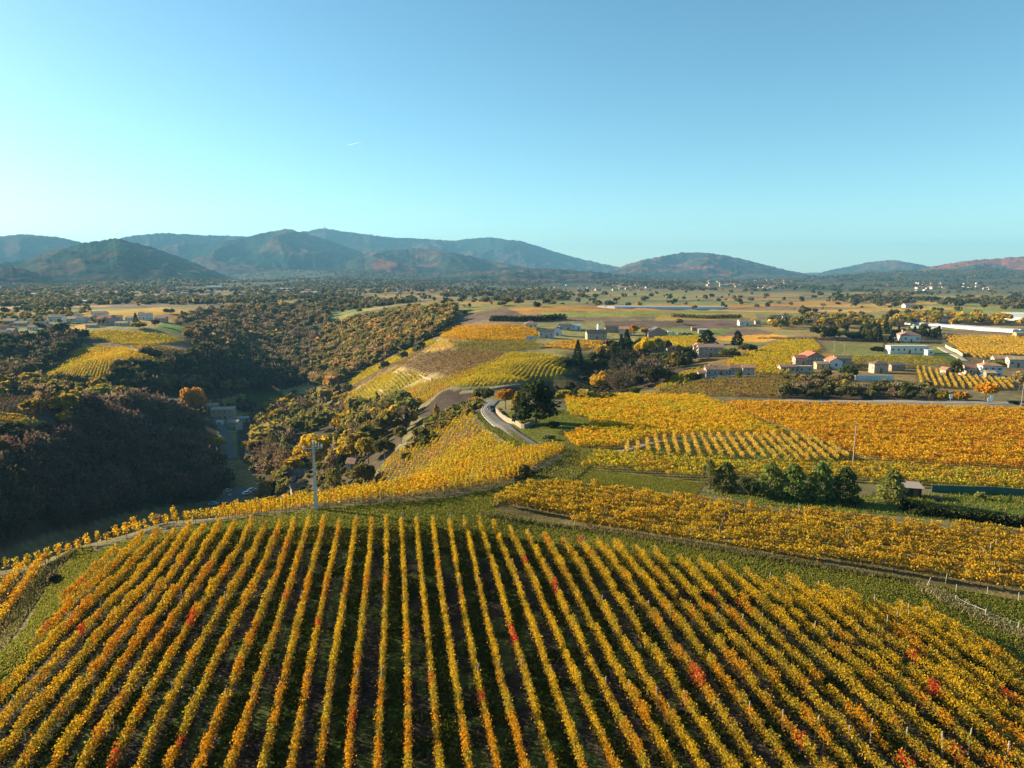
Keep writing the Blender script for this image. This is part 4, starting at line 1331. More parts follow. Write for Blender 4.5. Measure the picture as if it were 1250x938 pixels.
# single trees read off the photo: foot px, height px, kind, tint, width factor, label
SINGLE = [
    (654, 521, 56, 'cedar', (0.040, 0.052, 0.022), 1.0, 'tall dark cedar standing over the stone wall at the road'),
    (637, 516, 32, 'cedar', (0.040, 0.052, 0.022), 0.9, 'smaller dark cedar in front of the tall cedar by the stone wall'),
    (617, 500, 30, 'broad', (0.46, 0.19, 0.03), 1.1, 'orange leaved tree beside the road bend near the cedar'),
    (630, 503, 24, 'tall', T_YEL, 1.3, 'small yellow tree between orange tree and dark cedar'),
    (590, 492, 22, 'bush', T_OLIVE, 1.0, 'olive bushy tree at the edge of the road bend'),
    (580, 496, 14, 'bush', T_GOLD, 1.1, 'low golden bush above the ploughed strip'),
    (866, 597, 36, 'tall', T_PINE, 1.7, 'grey green tree at the left end of the tree line'),
    (886, 599, 36, 'pine', T_PINE, 1.0, 'mid green pine second in the tree line behind the meadow'),
    (914, 606, 30, 'bush', (0.06, 0.085, 0.028), 0.75, 'dark rounded evergreen third in the tree line'),
    (940, 605, 42, 'pine', (0.24, 0.26, 0.06), 0.9, 'pale green thin pine fourth in the tree line'),
    (968, 609, 44, 'pine', (0.15, 0.19, 0.05), 0.9, 'dense green pine fifth in the tree line'),
    (1001, 611, 48, 'pine', (0.18, 0.21, 0.055), 0.85, 'tallest green pine sixth in the tree line'),
    (1031, 615, 46, 'pine', (0.07, 0.09, 0.03), 0.85, 'darkest pine at the right end of the tree line'),
    (1088, 612, 40, 'pine', (0.20, 0.24, 0.06), 1.0, 'lone pale green pine beside the garden hut'),
    (383, 580, 56, 'round', (0.62, 0.40, 0.02), 0.80, 'round golden yellow tree behind the concrete pole'),
    (352, 578, 46, 'tall', T_OLIVE, 1.0, 'slim olive tree left of the round golden tree'),
    (335, 570, 50, 'tall', (0.16, 0.15, 0.04), 0.8, 'slim grey green poplar in the valley bottom'),
    (318, 566, 36, 'broad', (0.20, 0.15, 0.05), 0.9, 'pale brown tree by the valley lane'),
    (426, 572, 40, 'round', (0.58, 0.38, 0.02), 0.85, 'bright yellow tree beside the dark spruce in the gully'),
    (450, 566, 36, 'round', (0.36, 0.28, 0.03), 0.9, 'yellow green tree above the gully house'),
    (417, 580, 36, 'conifer', T_DARK, 0.9, 'dark spruce in front of the bright yellow tree'),
    (408, 604, 36, 'tall', (0.22, 0.20, 0.04), 1.2, 'yellow green tree just right of the concrete pole'),
    (445, 596, 34, 'round', T_OLIVE, 1.0, 'olive tree in front of the gully house roof'),
    (470, 566, 34, 'broad', T_OLIVE, 1.0, 'grey olive tree at the top of the gully'),
    (490, 542, 24, 'broad', (0.26, 0.19, 0.05), 1.0, 'golden brown tree at the edge of the terraces'),
    (533, 512, 20, 'tall', (0.46, 0.29, 0.03), 1.3, 'small golden tree beside the ploughed strip'),
    (515, 540, 22, 'bush', T_OLIVE, 1.0, 'olive bush above the near terraces'),
    (237, 511, 42, 'round', (0.50, 0.25, 0.04), 0.75, 'big orange topped tree beside the long valley building'),
    (245, 545, 20, 'tall', (0.50, 0.27, 0.14), 1.0, 'pinkish orange slender tree by the hamlet'),
    (257, 548, 18, 'broad', (0.52, 0.26, 0.03), 1.0, 'orange tree at the bend of the valley lane'),
    (270, 550, 18, 'broad', (0.54, 0.36, 0.02), 1.0, 'yellow tree at the bend of the valley lane'),
    (262, 560, 18, 'conifer', T_OLIVE, 1.2, 'olive cone shaped tree below the valley lane'),
    (304, 552, 16, 'round', (0.36, 0.28, 0.03), 1.1, 'yellow green tree behind the small white valley house'),
    (170, 500, 18, 'round', (0.56, 0.30, 0.02), 0.9, 'orange gold tree on the lit edge of the shaded wood'),
    (185, 505, 18, 'round', (0.36, 0.22, 0.04), 0.9, 'brown gold tree behind the shaded wood near the long building'),
    (120, 496, 26, 'round', (0.26, 0.22, 0.03), 1.3, 'broad yellow green tree on the lit edge of the shaded wood'),
    (705, 447, 32, 'conifer', (0.018, 0.026, 0.014), 1.0, 'tall dark spruce at the corner of the slanting vineyard'),
    (697, 450, 14, 'bush', T_DARK, 1.2, 'dark bush at the foot of the tall spruce'),
    (711, 447, 12, 'bush', (0.16, 0.20, 0.03), 1.1, 'bright green bush beside the tall spruce'),
    (736, 446, 28, 'round', (0.46, 0.30, 0.05), 0.9, 'yellow grey tree in the dark grove'),
    (787, 440, 30, 'round', (0.66, 0.40, 0.015), 0.9, 'brilliant yellow tree in the dark grove'),
    (781, 455, 18, 'round', (0.60, 0.38, 0.02), 0.9, 'smaller brilliant yellow tree below the dark grove'),
    (750, 446, 22, 'cypress', T_DARK, 1.2, 'thin dark cypress in the middle of the grove'),
    (758, 438, 30, 'conifer', T_DARK, 1.0, 'dark spruce behind the thin cypress'),
    (765, 428, 26, 'conifer', T_DARK, 1.1, 'dark evergreen beside the farm barn'),
    (774, 410, 14, 'round', (0.44, 0.22, 0.03), 1.1, 'orange brown tree in front of the pale barn'),
    (786, 411, 12, 'round', (0.46, 0.24, 0.03), 1.0, 'small orange brown tree right of the pale barn'),
    (733, 482, 30, 'round', (0.52, 0.34, 0.03), 0.95, 'yellow bushy tree above the orange vineyard'),
    (754, 485, 34, 'bare', (0.12, 0.08, 0.06), 1.2, 'leafless grey brown tree above the orange vineyard'),
    (690, 488, 14, 'bush', (0.34, 0.27, 0.05), 1.4, 'straw yellow bush at the end of the orange vineyard'),
    (715, 489, 16, 'bush', (0.34, 0.25, 0.05), 1.4, 'straw yellow bush in the middle of the vineyard edge'),
    (740, 489, 13, 'bush', (0.24, 0.20, 0.05), 1.4, 'olive bush in the hedge above the orange vineyard'),
    (775, 482, 12, 'bush', (0.13, 0.15, 0.03), 1.0, 'small round green bush at the foot of the grove'),
    (809, 426, 10, 'cypress', T_DARK, 1.5, 'short dark cypress left of the stone farmhouse'),
    (863, 421, 18, 'pine', T_DARK, 1.4, 'dark spreading pine behind the stone farmhouse'),
    (900, 421, 17, 'pine', (0.03, 0.04, 0.016), 0.9, 'dark pine right of the stone farmhouse'),
    (890, 437, 14, 'bush', T_OLIVE, 1.4, 'olive shrubs right of the stone farmhouse'),
    (910, 430, 12, 'bush', (0.10, 0.10, 0.03), 1.5, 'grey green shrubs under the dark pine'),
    (901, 463, 13, 'tall', (0.13, 0.14, 0.02), 1.6, 'small green tree in front of the pink terraced cottages'),
    (848, 466, 12, 'bush', T_DARK, 1.3, 'dark bush left of the pink terraced cottages'),
    (830, 446, 16, 'bush', (0.05, 0.06, 0.02), 1.3, 'dark green shrub below the farmhouse annexe'),
    (1013, 416, 15, 'umbrella', (0.016, 0.022, 0.012), 1.05, 'dark ball shaped umbrella pine in the meadow'),
    (1040, 414, 11, 'bush', (0.12, 0.08, 0.04), 1.3, 'brown shrub right of the umbrella pine'),
    (1062, 417, 15, 'conifer', (0.07, 0.075, 0.02), 1.3, 'olive conifer in the row above the long white house'),
    (1046, 416, 13, 'bush', T_DARK, 1.1, 'dark evergreen in the row above the long white house'),
    (1072, 417, 20, 'conifer', T_DARK, 1.2, 'tallest dark conifer above the long white house'),
    (1090, 418, 16, 'conifer', T_DARK, 1.4, 'dark conifer beside the villa drive'),
    (1128, 416, 14, 'round', T_DARK, 0.9, 'round dark tree right of the small villa'),
    (1080, 430, 18, 'cypress', (0.05, 0.055, 0.02), 1.6, 'olive cypress at the left end of the long white house'),
    (1072, 431, 9, 'bush', T_DARK, 1.4, 'dark shrub by the long white house'),
    (1167, 459, 22, 'tall', (0.10, 0.09, 0.02), 1.9, 'dark green tree beside the tiny cabin roof'),
    (1034, 466, 22, 'round', (0.09, 0.10, 0.025), 1.0, 'dark green tree in front of the red roofed farm'),
    (1202, 488, 23, 'round', (0.56, 0.30, 0.015), 1.35, 'large orange yellow tree beside the straight road'),
    (1150, 489, 12, 'bush', (0.48, 0.26, 0.02), 1.1, 'small orange bush left of the road sign'),
    (1170, 489, 14, 'bush', (0.42, 0.22, 0.02), 1.2, 'orange brown bush between road sign and large orange tree'),
    (1244, 478, 26, 'round', (0.36, 0.25, 0.10), 0.9, 'pale straw tree at the right edge by the road'),
    (1237, 494, 6, 'bush', T_DARK, 1.4, 'clipped dark bush on the road verge at the right'),
    (1215, 447, 10, 'bush', (0.20, 0.21, 0.04), 1.6, 'bright green shrub behind the white house'),
    (988, 390, 10, 'round', (0.50, 0.32, 0.03), 1.2, 'bright yellow tree in the far hedge, left one'),
    (1039, 389, 10, 'round', (0.55, 0.34, 0.02), 1.1, 'bright yellow tree in the far hedge, right one'),
    (1187, 391, 9, 'round', (0.52, 0.24, 0.02), 1.1, 'orange tree before the white tunnels'),
    (829, 396, 8, 'bush', (0.36, 0.22, 0.08), 1.2, 'pale brown bush alone between the ploughed fields'),
    (612, 374, 8, 'bush', (0.30, 0.22, 0.10), 1.3, 'pale bare copse in the middle of the plain'),
    (527, 407, 14, 'conifer', T_DARK, 1.4, 'dark evergreen at the top of the wooded slope'),
    (166, 394, 12, 'conifer', T_DARK, 1.2, 'dark conifer beside the far spur houses'),
    (190, 398, 8, 'round', T_DARK, 1.2, 'dark round tree at the end of the spur village'),
    (170, 401, 10, 'bush', (0.24, 0.17, 0.04), 1.6, 'rusty shrubs behind the yellow spur vineyard'),
    (80, 388, 10, 'round', (0.46, 0.22, 0.04), 1.1, 'orange tree among the left village houses'),
    (140, 652, 12, 'bush', (0.20, 0.14, 0.06), 1.1, 'round grey brown bush on the hill edge above the ravine'),
    (190, 642, 14, 'bare', (0.22, 0.15, 0.08), 1.3, 'scrubby leafless bush on the hill edge above the ravine'),
    (318, 612, 18, 'bare', (0.20, 0.14, 0.06), 1.4, 'leafless shrub at the end of the crest vines'),
    (330, 604, 22, 'round', (0.24, 0.18, 0.05), 1.1, 'olive gold tree beside the slate roof in the valley'),
    (637, 582, 18, 'bush', (0.20, 0.14, 0.05), 0.9, 'brown rounded bush in front of the golden crest vines'),
    (66, 712, 14, 'bush', (0.13, 0.10, 0.06), 1.0, 'grey brown bush on the bank between the two terraces'),
    (1145, 616, 13, 'bare', (0.20, 0.15, 0.11), 1.2, 'leafless shrub in the garden behind the hut'),
    (1196, 610, 11, 'bush', (0.26, 0.24, 0.08), 0.9, 'straw coloured shrub in the middle of the garden'),
    (1232, 613, 10, 'conifer', (0.10, 0.14, 0.03), 1.4, 'small bright green shrub at the right end of the garden'),
    (1118, 628, 9, 'bush', (0.06, 0.08, 0.02), 1.5, 'dark green shrub below the garden hut'),
    (690, 533, 9, 'bush', (0.14, 0.12, 0.05), 1.8, 'brown scrub on the bank below the cedar, left clump'),
    (712, 528, 10, 'bush', (0.10, 0.08, 0.04), 1.8, 'brown scrub on the bank below the cedar, right clump'),
    (676, 522, 8, 'bush', (0.05, 0.06, 0.02), 1.6, 'dark scrub at the foot of the tall cedar'),
    (668, 538, 10, 'bush', (0.24, 0.21, 0.10), 1.4, 'pale dry scrub on the right verge of the road'),
    (655, 560, 6, 'bush', (0.28, 0.22, 0.12), 1.5, 'pale dry scrub where road meets the golden vines'),
]
for (px, py, hp, kind, tint, wid, lab) in SINGLE:
    p = hit(px, py)
    h = hp * depth(p) / F
    plant(p[0], p[1], h, kind, tint, lab, None, wid, 2200 if hp > 28 else (900 if hp > 14 else 400))

# the woods: the largest trees one by one, the rest as one mass each
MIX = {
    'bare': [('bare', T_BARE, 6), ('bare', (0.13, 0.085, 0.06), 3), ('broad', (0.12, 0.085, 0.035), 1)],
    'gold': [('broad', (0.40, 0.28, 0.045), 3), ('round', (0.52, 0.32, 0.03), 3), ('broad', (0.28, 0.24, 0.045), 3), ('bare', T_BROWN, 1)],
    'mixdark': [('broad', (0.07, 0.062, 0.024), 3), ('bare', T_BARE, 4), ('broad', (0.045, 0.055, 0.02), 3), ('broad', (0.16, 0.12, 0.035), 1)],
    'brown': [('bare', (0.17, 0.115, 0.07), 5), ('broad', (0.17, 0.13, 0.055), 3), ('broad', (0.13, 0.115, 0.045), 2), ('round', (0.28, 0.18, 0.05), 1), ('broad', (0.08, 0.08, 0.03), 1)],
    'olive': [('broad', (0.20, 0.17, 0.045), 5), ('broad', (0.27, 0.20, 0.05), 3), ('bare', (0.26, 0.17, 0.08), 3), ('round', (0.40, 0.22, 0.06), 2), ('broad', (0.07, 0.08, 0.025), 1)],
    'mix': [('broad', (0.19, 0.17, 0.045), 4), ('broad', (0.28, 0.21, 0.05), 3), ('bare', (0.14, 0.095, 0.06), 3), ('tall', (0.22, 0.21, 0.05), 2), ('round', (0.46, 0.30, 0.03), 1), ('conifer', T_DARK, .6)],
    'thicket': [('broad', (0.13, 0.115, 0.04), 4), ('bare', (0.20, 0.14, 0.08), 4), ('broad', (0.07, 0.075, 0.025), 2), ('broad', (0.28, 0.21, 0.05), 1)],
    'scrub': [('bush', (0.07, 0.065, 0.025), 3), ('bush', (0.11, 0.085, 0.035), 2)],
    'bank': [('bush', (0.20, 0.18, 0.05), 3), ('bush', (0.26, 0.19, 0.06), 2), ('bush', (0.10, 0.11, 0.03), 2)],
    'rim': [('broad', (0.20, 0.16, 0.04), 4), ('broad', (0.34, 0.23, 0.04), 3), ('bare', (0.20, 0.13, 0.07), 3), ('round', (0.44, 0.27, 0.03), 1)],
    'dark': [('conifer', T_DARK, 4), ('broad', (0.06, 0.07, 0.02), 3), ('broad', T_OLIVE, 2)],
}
KINDLAB = {'bare': 'leafless brown', 'broad': 'autumn brown and olive', 'round': 'golden', 'tall': 'slim grey green', 'conifer': 'dark pointed', 'bush': 'low scrubby'}
WOODLAB = [
    'in the shaded ravine wood below the near hill', 'on the slope between parking place and concrete pole', 'on the scrubby slope behind the concrete pole', 'on the bank below the ploughed strip', 'in the dark hollow behind the cedar', 'on the dark slope under the small lit vine strip', 'on the sunlit rim of the ravine wood', 'on the dark slope under the yellow spur vineyard', 'on the shaded valley side behind the spur',
    'on the wooded plateau edge far up the valley', 'on the sunlit wooded slope left of the terraces', 'in the gully wood behind the concrete pole', 'on the valley bottom left of the lane', 'on the valley bottom right of the lane', 'in the shaded hollow at the far left',
    'in the lit copse above the far left hollow', 'in the dark grove below the farm', 'in the thicket below the red roofed farm', 'in the far hedgerow above the umbrella pine',
    'in the pale wood in front of the white tunnels', 'in the evergreen belt above the long white house', 'in the hedges by the left village']
cand = []
for wi, w in enumerate(WOODS):
    w['n'] = int(w['n'])
    Q = scatter(w['w'], w['n'])
    # keep apart
    mix = MIX[w['kind']]
    ws = np.array([m[2] for m in mix], float)
    pick = RNG.choice(len(mix), len(Q), p=ws / ws.sum())
    H = RNG.uniform(w['hgt'][0], w['hgt'][1], len(Q))
    Z = gz(Q[:, 0], Q[:, 1])
    vis = visible(Q[:, 0], Q[:, 1], Z + H)
    px, py, dep = project(Q[:, 0], Q[:, 1], Z + H * 0.5)
    for i in range(len(Q)):
        inside = -30 < px[i] < 1280
        if H[i] > 2.7 and ((246 < px[i] < 312 and 486 < py[i] < 558 and wi != 8) or (362 < px[i] < 406 and 522 < py[i] < 600) or (352 < px[i] < 372 and 575 < py[i] < 606) or (416 < px[i] < 442 and 545 < py[i] < 580)):
            continue
        cand.append((H[i] * F / dep[i] if (vis[i] and inside) else 0.0, wi, Q[i, 0], Q[i, 1], H[i], mix[pick[i]][0], mix[pick[i]][1]))
cand.sort(key=lambda c: -c[0])
N_SINGLE_WOOD = 185
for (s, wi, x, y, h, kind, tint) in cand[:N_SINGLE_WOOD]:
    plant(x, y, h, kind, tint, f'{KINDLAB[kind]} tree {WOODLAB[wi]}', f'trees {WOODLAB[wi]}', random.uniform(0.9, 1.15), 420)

TEMPL = {}
for kind in ('broad', 'round', 'bare', 'tall', 'conifer', 'bush'):
    for n in (150, 36, 14):
        TEMPL[kind, n] = [crown(kind, n) for _ in range(4)]


def mass(name, items, n):
    """items: (x, y, h, kind, tint) -> one mesh of many crowns"""
    VV, CC = [], []
    by = {}
    for it in items:
        by.setdefault((it[3], random.randint(0, 3)), []).append(it)
    for (kind, v), L in by.items():
        C, a, b, br = TEMPL[kind, n][v]
        V = crown_verts(C, a, b)                                  # (n,4,3)
        x = np.array([q[0] for q in L])
        y = np.array([q[1] for q in L])
        h = np.array([q[2] for q in L])
        t = np.array([q[4] for q in L])
        th = RNG.uniform(0, 6.28, len(L))
        wd = RNG.uniform(0.85, 1.2, len(L))
        c, s = np.cos(th)[:, None, None] * wd[:, None, None], np.sin(th)[:, None, None] * wd[:, None, None]
        X = V[None, ..., 0] * c - V[None, ..., 1] * s
        Y = V[None, ..., 0] * s + V[None, ..., 1] * c
        W = np.stack([X, Y, np.broadcast_to(V[None, ..., 2], X.shape)], -1) * h[:, None, None, None]
        W[..., 0] += x[:, None, None]
        W[..., 1] += y[:, None, None]
        W[..., 2] += gz(x, y)[:, None, None] - 0.15
        VV.append(W.reshape(-1, 3))
        jit = RNG.uniform(0.75, 1.25, (len(L), 1, 1))
        CC.append((t[:, None, :] * jit * br[None, :, None]).reshape(-1, 3))
    V, C = np.concatenate(VV), np.concatenate(CC)
    o = link(name, mesh_quads(name, V, len(C), C, M_TREE))
    return setp(o, kind='stuff')


for wi in range(len(WOODS)):
    L = [(x, y, h, k, t) for (s, w_, x, y, h, k, t) in cand[N_SINGLE_WOOD:] if w_ == wi]
    if L:
        mass('woodland', L, 150)

# hedges, copses and woods of the plain beyond
pts = []
half = math.radians(39.5)
for r0, r1, n in ((430, 800, 5200), (800, 1500, 11000), (1500, 4300, 24000), (4300, 7400, 26000)):
    az = RNG.uniform(-half, half, n)
    r = np.sqrt(RNG.uniform(r0 ** 2, r1 ** 2, n))
    x, y = r * np.sin(az), r * np.cos(az)
    ca, sa = math.cos(0.35), math.sin(0.35)
    yr = -x * sa + y * ca
    edge = np.abs((yr / 62.0) - np.round(yr / 62.0)) * 62 < 3.0
    cop = fbm(x / 230, y / (95 + 0.05 * r), 61, 4)
    left = np.clip((-x / np.maximum(r, 1) + 0.15) * 1.2, 0, 0.5)
    far = np.clip((r - 1300) / 1500, 0, 0.35)
    right = np.clip((x / np.maximum(r, 1)) * 1.5 + 0.3, 0, 0.5)
    p = np.where(edge, 0.34, 0.0) + np.clip((cop - 0.61 + far * 0.50 + left * 0.20 - right * 0.12 * (r < 1500)) * 10, 0, 0.95)
    keep = RNG.random(n) < p
    # keep the drawn fields and house plots open
    for f in FIELDS:
        keep &= ~inpoly(x, y, f['w'])
    for P, c in PATCH:
        keep &= ~inpoly(x, y, P)
    for w in WOODS:
        keep &= ~inpoly(x, y, w['w'])
    pxx, pyy, dd = project(x, y, gz(x, y))
    keep &= ~((pyy > 400) & (pxx > 520))
    keep &= ~((pxx > 650) & (pxx < 960) & (pyy > 376) & (RNG.random(n) < 0.85))
    keep &= ~((pxx > 520) & (pyy > 372) & ~edge & (RNG.random(n) < 0.6))
    pal = [('broad', (0.14, 0.12, 0.05)), ('broad', (0.08, 0.08, 0.034)), ('bare', (0.19, 0.135, 0.08)), ('bush', (0.13, 0.11, 0.05)), ('bush', (0.07, 0.07, 0.03)), ('round', (0.30, 0.20, 0.06))]
    for i in np.nonzero(keep)[0]:
        k, t = pal[int(RNG.choice(6, p=[.25, .25, .2, .14, .12, .04]))]
        h = RNG.uniform(3.5, 8)
        pts.append((x[i], y[i], h, k, t, r[i]))
mass('hedgerow_trees', [q[:5] for q in pts if q[5] < 1100], 36)
mass('distant_woods', [q[:5] for q in pts if q[5] >= 1100], 14)
# ------------------------------------------------------------------ houses and other buildings
def W_(c, v=0.18): return mat_plain('render_wall', c, 0.9, v, 1.2)


def R_(c, v=0.25):
    """clay tiles: rows of tile courses with colour change from tile to tile"""
    m, n, l = nt('roof_tiles')
    out = n.new('ShaderNodeOutputMaterial')
    p = n.new('ShaderNodeBsdfPrincipled')
    p.inputs['Roughness'].default_value = 0.85
    tc = n.new('ShaderNodeTexCoord')
    br = n.new('ShaderNodeTexBrick')
    br.inputs['Scale'].default_value = 3.0
    br.inputs['Color1'].default_value = (*[k * (1 - v) for k in c], 1)
    br.inputs['Color2'].default_value = (*[min(1, k * (1 + v)) for k in c], 1)
    br.inputs['Mortar'].default_value = (*[k * 0.55 for k in c], 1)
    br.inputs['Mortar Size'].default_value = 0.04
    l.new(tc.outputs['Object'], br.inputs[0])
    nz = n.new('ShaderNodeTexNoise')
    nz.inputs['Scale'].default_value = 0.9
    nz.inputs['Detail'].default_value = 4
    l.new(tc.outputs['Object'], nz.inputs[0])
    mr = n.new('ShaderNodeMapRange')
    mr.inputs[1].default_value = 0.3
    mr.inputs[2].default_value = 0.7
    mr.inputs[3].default_value = 0.7
    mr.inputs[4].default_value = 1.25
    l.new(nz.outputs[0], mr.inputs[0])
    vs = n.new('ShaderNodeVectorMath')
    vs.operation = 'SCALE'
    l.new(br.outputs[0], vs.inputs[0])
    l.new(mr.outputs[0], vs.inputs['Scale'])
    l.new(vs.outputs[0], p.inputs['Base Color'])
    l.new(p.outputs[0], out.inputs[0])
    return m


W = dict(white=W_((0.62, 0.60, 0.56), 0.12), cream=W_((0.44, 0.37, 0.28)), pink=W_((0.38, 0.27, 0.22)), stone=W_((0.36, 0.29, 0.22), 0.3), grey=W_((0.40, 0.38, 0.35)), ochre=W_((0.55, 0.38, 0.20)), blue=W_((0.50, 0.56, 0.60), 0.08), brown=W_((0.26, 0.19, 0.15)))
R = dict(terra=R_((0.42, 0.20, 0.12)), red=R_((0.46, 0.16, 0.09)), rose=R_((0.40, 0.22, 0.15)), tan=R_((0.46, 0.32, 0.19)), slate=R_((0.12, 0.12, 0.13)), dark=R_((0.14, 0.10, 0.085)), pale=R_((0.36, 0.29, 0.22)), white=R_((0.50, 0.50, 0.49), 0.05))
M_GLASS = mat_plain('window_glass', (0.035, 0.045, 0.055), 0.15, 0.1, 2, 0, 0.6)
M_FRAME = mat_plain('window_frame', (0.68, 0.66, 0.62), 0.6, 0.05, 3)
M_SHUT = mat_plain('shutter', (0.30, 0.36, 0.40), 0.7, 0.1, 3)
M_DOOR = mat_plain('door_wood', (0.14, 0.085, 0.05), 0.7, 0.2, 5)
M_WHITE = mat_plain('white_paint', (0.78, 0.78, 0.76), 0.5, 0.04, 2)
M_STONE = mat_plain('dry_stone', (0.27, 0.215, 0.155), 0.95, 0.4, 2.2, bump=0.6)
M_METAL = mat_plain('galvanised_metal', (0.45, 0.46, 0.47), 0.45, 0.08, 4, 0.7)
M_DARKM = mat_plain('dark_metal', (0.05, 0.05, 0.055), 0.5, 0.1, 4, 0.3)
M_ASPH = mat_plain('asphalt', (0.105, 0.095, 0.092), 0.9, 0.22, 0.8)
M_PLAST = mat_plain('tunnel_film', (0.52, 0.52, 0.50), 0.45, 0.06, 0.3)


def add_window(root, x, y, z, w, h, face, shut=False):
    """one framed window; face 'f' (towards -y), 'b', 'l', 'r'"""
    mb, pn = MB(), MB()
    horiz = face in 'fb'
    sgn = -1 if face in 'fl' else 1
    if horiz:
        mb.box((x, y + sgn * 0.03, z), (w, 0.06, h), M_FRAME)
        pn.box((x, y + sgn * 0.072, z), (w - 0.22, 0.02, h - 0.22), M_GLASS)
    else:
        mb.box((x + sgn * 0.03, y, z), (0.06, w, h), M_FRAME)
        pn.box((x + sgn * 0.072, y, z), (0.02, w - 0.22, h - 0.22), M_GLASS)
    o = mb.build('window', root)
    pn.build('pane', o)
    if shut:
        for s in (-1, 1):
            sb = MB()
            if horiz:
                sb.box((x + s * (w * 0.5 + w * 0.24), y + sgn * 0.035, z), (w * 0.44, 0.07, h), M_SHUT)
            else:
                sb.box((x + sgn * 0.035, y + s * (w * 0.5 + w * 0.24), z), (0.07, w * 0.44, h), M_SHUT)
            sb.build('shutter', root)


def gable_block(root, L, D, H, rise, wall, roof, x0=0.0, y0=0.0, ridge='x', over=0.35, sink=1.2):
    """walls and roof of one block centred on x0, y0"""
    hx, hy = L / 2, D / 2
    wb, rb = MB(), MB()
    t = 0.18
    if ridge == 'x':
        wb.prism([(y0 - hy, -sink), (y0 + hy, -sink), (y0 + hy, H), (y0, H + rise), (y0 - hy, H)], 'x', x0 - hx, x0 + hx, wall)
        k = rise / hy
        rb.prism([(y0 - hy - over, H - over * k + 0.02), (y0, H + rise + 0.02), (y0 + hy + over, H - over * k + 0.02), (y0 + hy + over, H - over * k + t), (y0, H + rise + t + 0.04), (y0 - hy - over, H - over * k + t)], 'x', x0 - hx - over, x0 + hx + over, roof)
    elif ridge == 'y':
        wb.prism([(x0 - hx, -sink), (x0 + hx, -sink), (x0 + hx, H), (x0, H + rise), (x0 - hx, H)], 'y', y0 - hy, y0 + hy, wall)
        k = rise / hx
        rb.prism([(x0 - hx - over, H - over * k + 0.02), (x0, H + rise + 0.02), (x0 + hx + over, H - over * k + 0.02), (x0 + hx + over, H - over * k + t), (x0, H + rise + t + 0.04), (x0 - hx - over, H - over * k + t)], 'y', y0 - hy - over, y0 + hy + over, roof)
    elif ridge == 'hip':
        wb.box((x0, y0, (H - sink) / 2), (L, D, H + sink), wall)
        a, b = hx + over, hy + over
        r = max(0.3, hx - hy)
        rb.add([(x0 - a, y0 - b, H + .01), (x0 + a, y0 - b, H + .01), (x0 + a, y0 + b, H + .01), (x0 - a, y0 + b, H + .01), (x0 - a, y0 - b, H + t), (x0 + a, y0 - b, H + t), (x0 + a, y0 + b, H + t), (x0 - a, y0 + b, H + t), (x0 - r, y0, H + rise), (x0 + r, y0, H + rise)],
               [(3, 2, 1, 0), (0, 1, 5, 4), (1, 2, 6, 5), (2, 3, 7, 6), (3, 0, 4, 7), (4, 5, 9, 8), (5, 6, 9), (6, 7, 8, 9), (7, 4, 8)], roof)
    else:  # flat, or shed
        wb.box((x0, y0, (H - sink) / 2), (L, D, H + sink), wall)
        rb.box((x0, y0, H + 0.14), (L + 2 * over * 0.7, D + 2 * over * 0.7, 0.26), roof)
    wo = wb.build('wall', root)
    ro = rb.build('roof', root)
    return wo, ro


def house(px, py, wpx, hpx, label, wall='cream', roof='terra', ridge='x', depth_k=0.7, rise_k=0.28, rz=0.0, wins=3, floors=1, chim=1, shut=True, name='house', cat='house', door=True, minH=2.4, group=None):
    p = hit(px, py)
    s = depth(p) / F
    L = wpx * s
    H = max(minH, hpx * s)
    D = max(3.0, L * depth_k)
    root = empty(name, (p[0], p[1] + D * 0.45, p[2]), math.radians(rz))
    rise = rise_k * (D if ridge != 'y' else L)
    wo, ro = gable_block(root, L, D, H, rise, W[wall], R[roof], ridge=ridge)
    for k in range(chim):
        mb = MB()
        cx = -L * 0.28 + k * L * 0.5
        if ridge == 'y':
            mb.box((L * 0.12, D * 0.1 + k, H + rise * 0.95), (0.7, 0.55, 1.3), W[wall])
            mb.box((L * 0.12, D * 0.1 + k, H + rise * 0.95 + 0.7), (0.85, 0.7, 0.14), R[roof])
        else:
            mb.box((cx, D * 0.08, H + rise * 0.9), (0.7, 0.55, 1.3), W[wall])
            mb.box((cx, D * 0.08, H + rise * 0.9 + 0.7), (0.85, 0.7, 0.14), R[roof])
        mb.build('chimney', ro)
    fh = H / floors
    for fl in range(floors):
        for i in range(wins):
            x = -L / 2 + L * (i + 0.5) / wins
            if door and fl == 0 and i == wins // 2:
                db = MB()
                db.box((x, -D / 2 - 0.03, min(2.1, fh * 0.8) / 2), (1.0, 0.06, min(2.1, fh * 0.8)), M_DOOR)
                db.build('door', root)
                continue
            add_window(root, x, -D / 2, fl * fh + fh * 0.56, min(1.1, L / wins * 0.42), min(1.35, fh * 0.46), 'f', shut)
    for fl in range(floors):  # the sunlit side wall
        add_window(root, -L / 2, -D * 0.15, fl * fh + fh * 0.56, min(1.0, D * 0.2), min(1.3, fh * 0.45), 'l', False)
    return setp(root, label, cat, group)


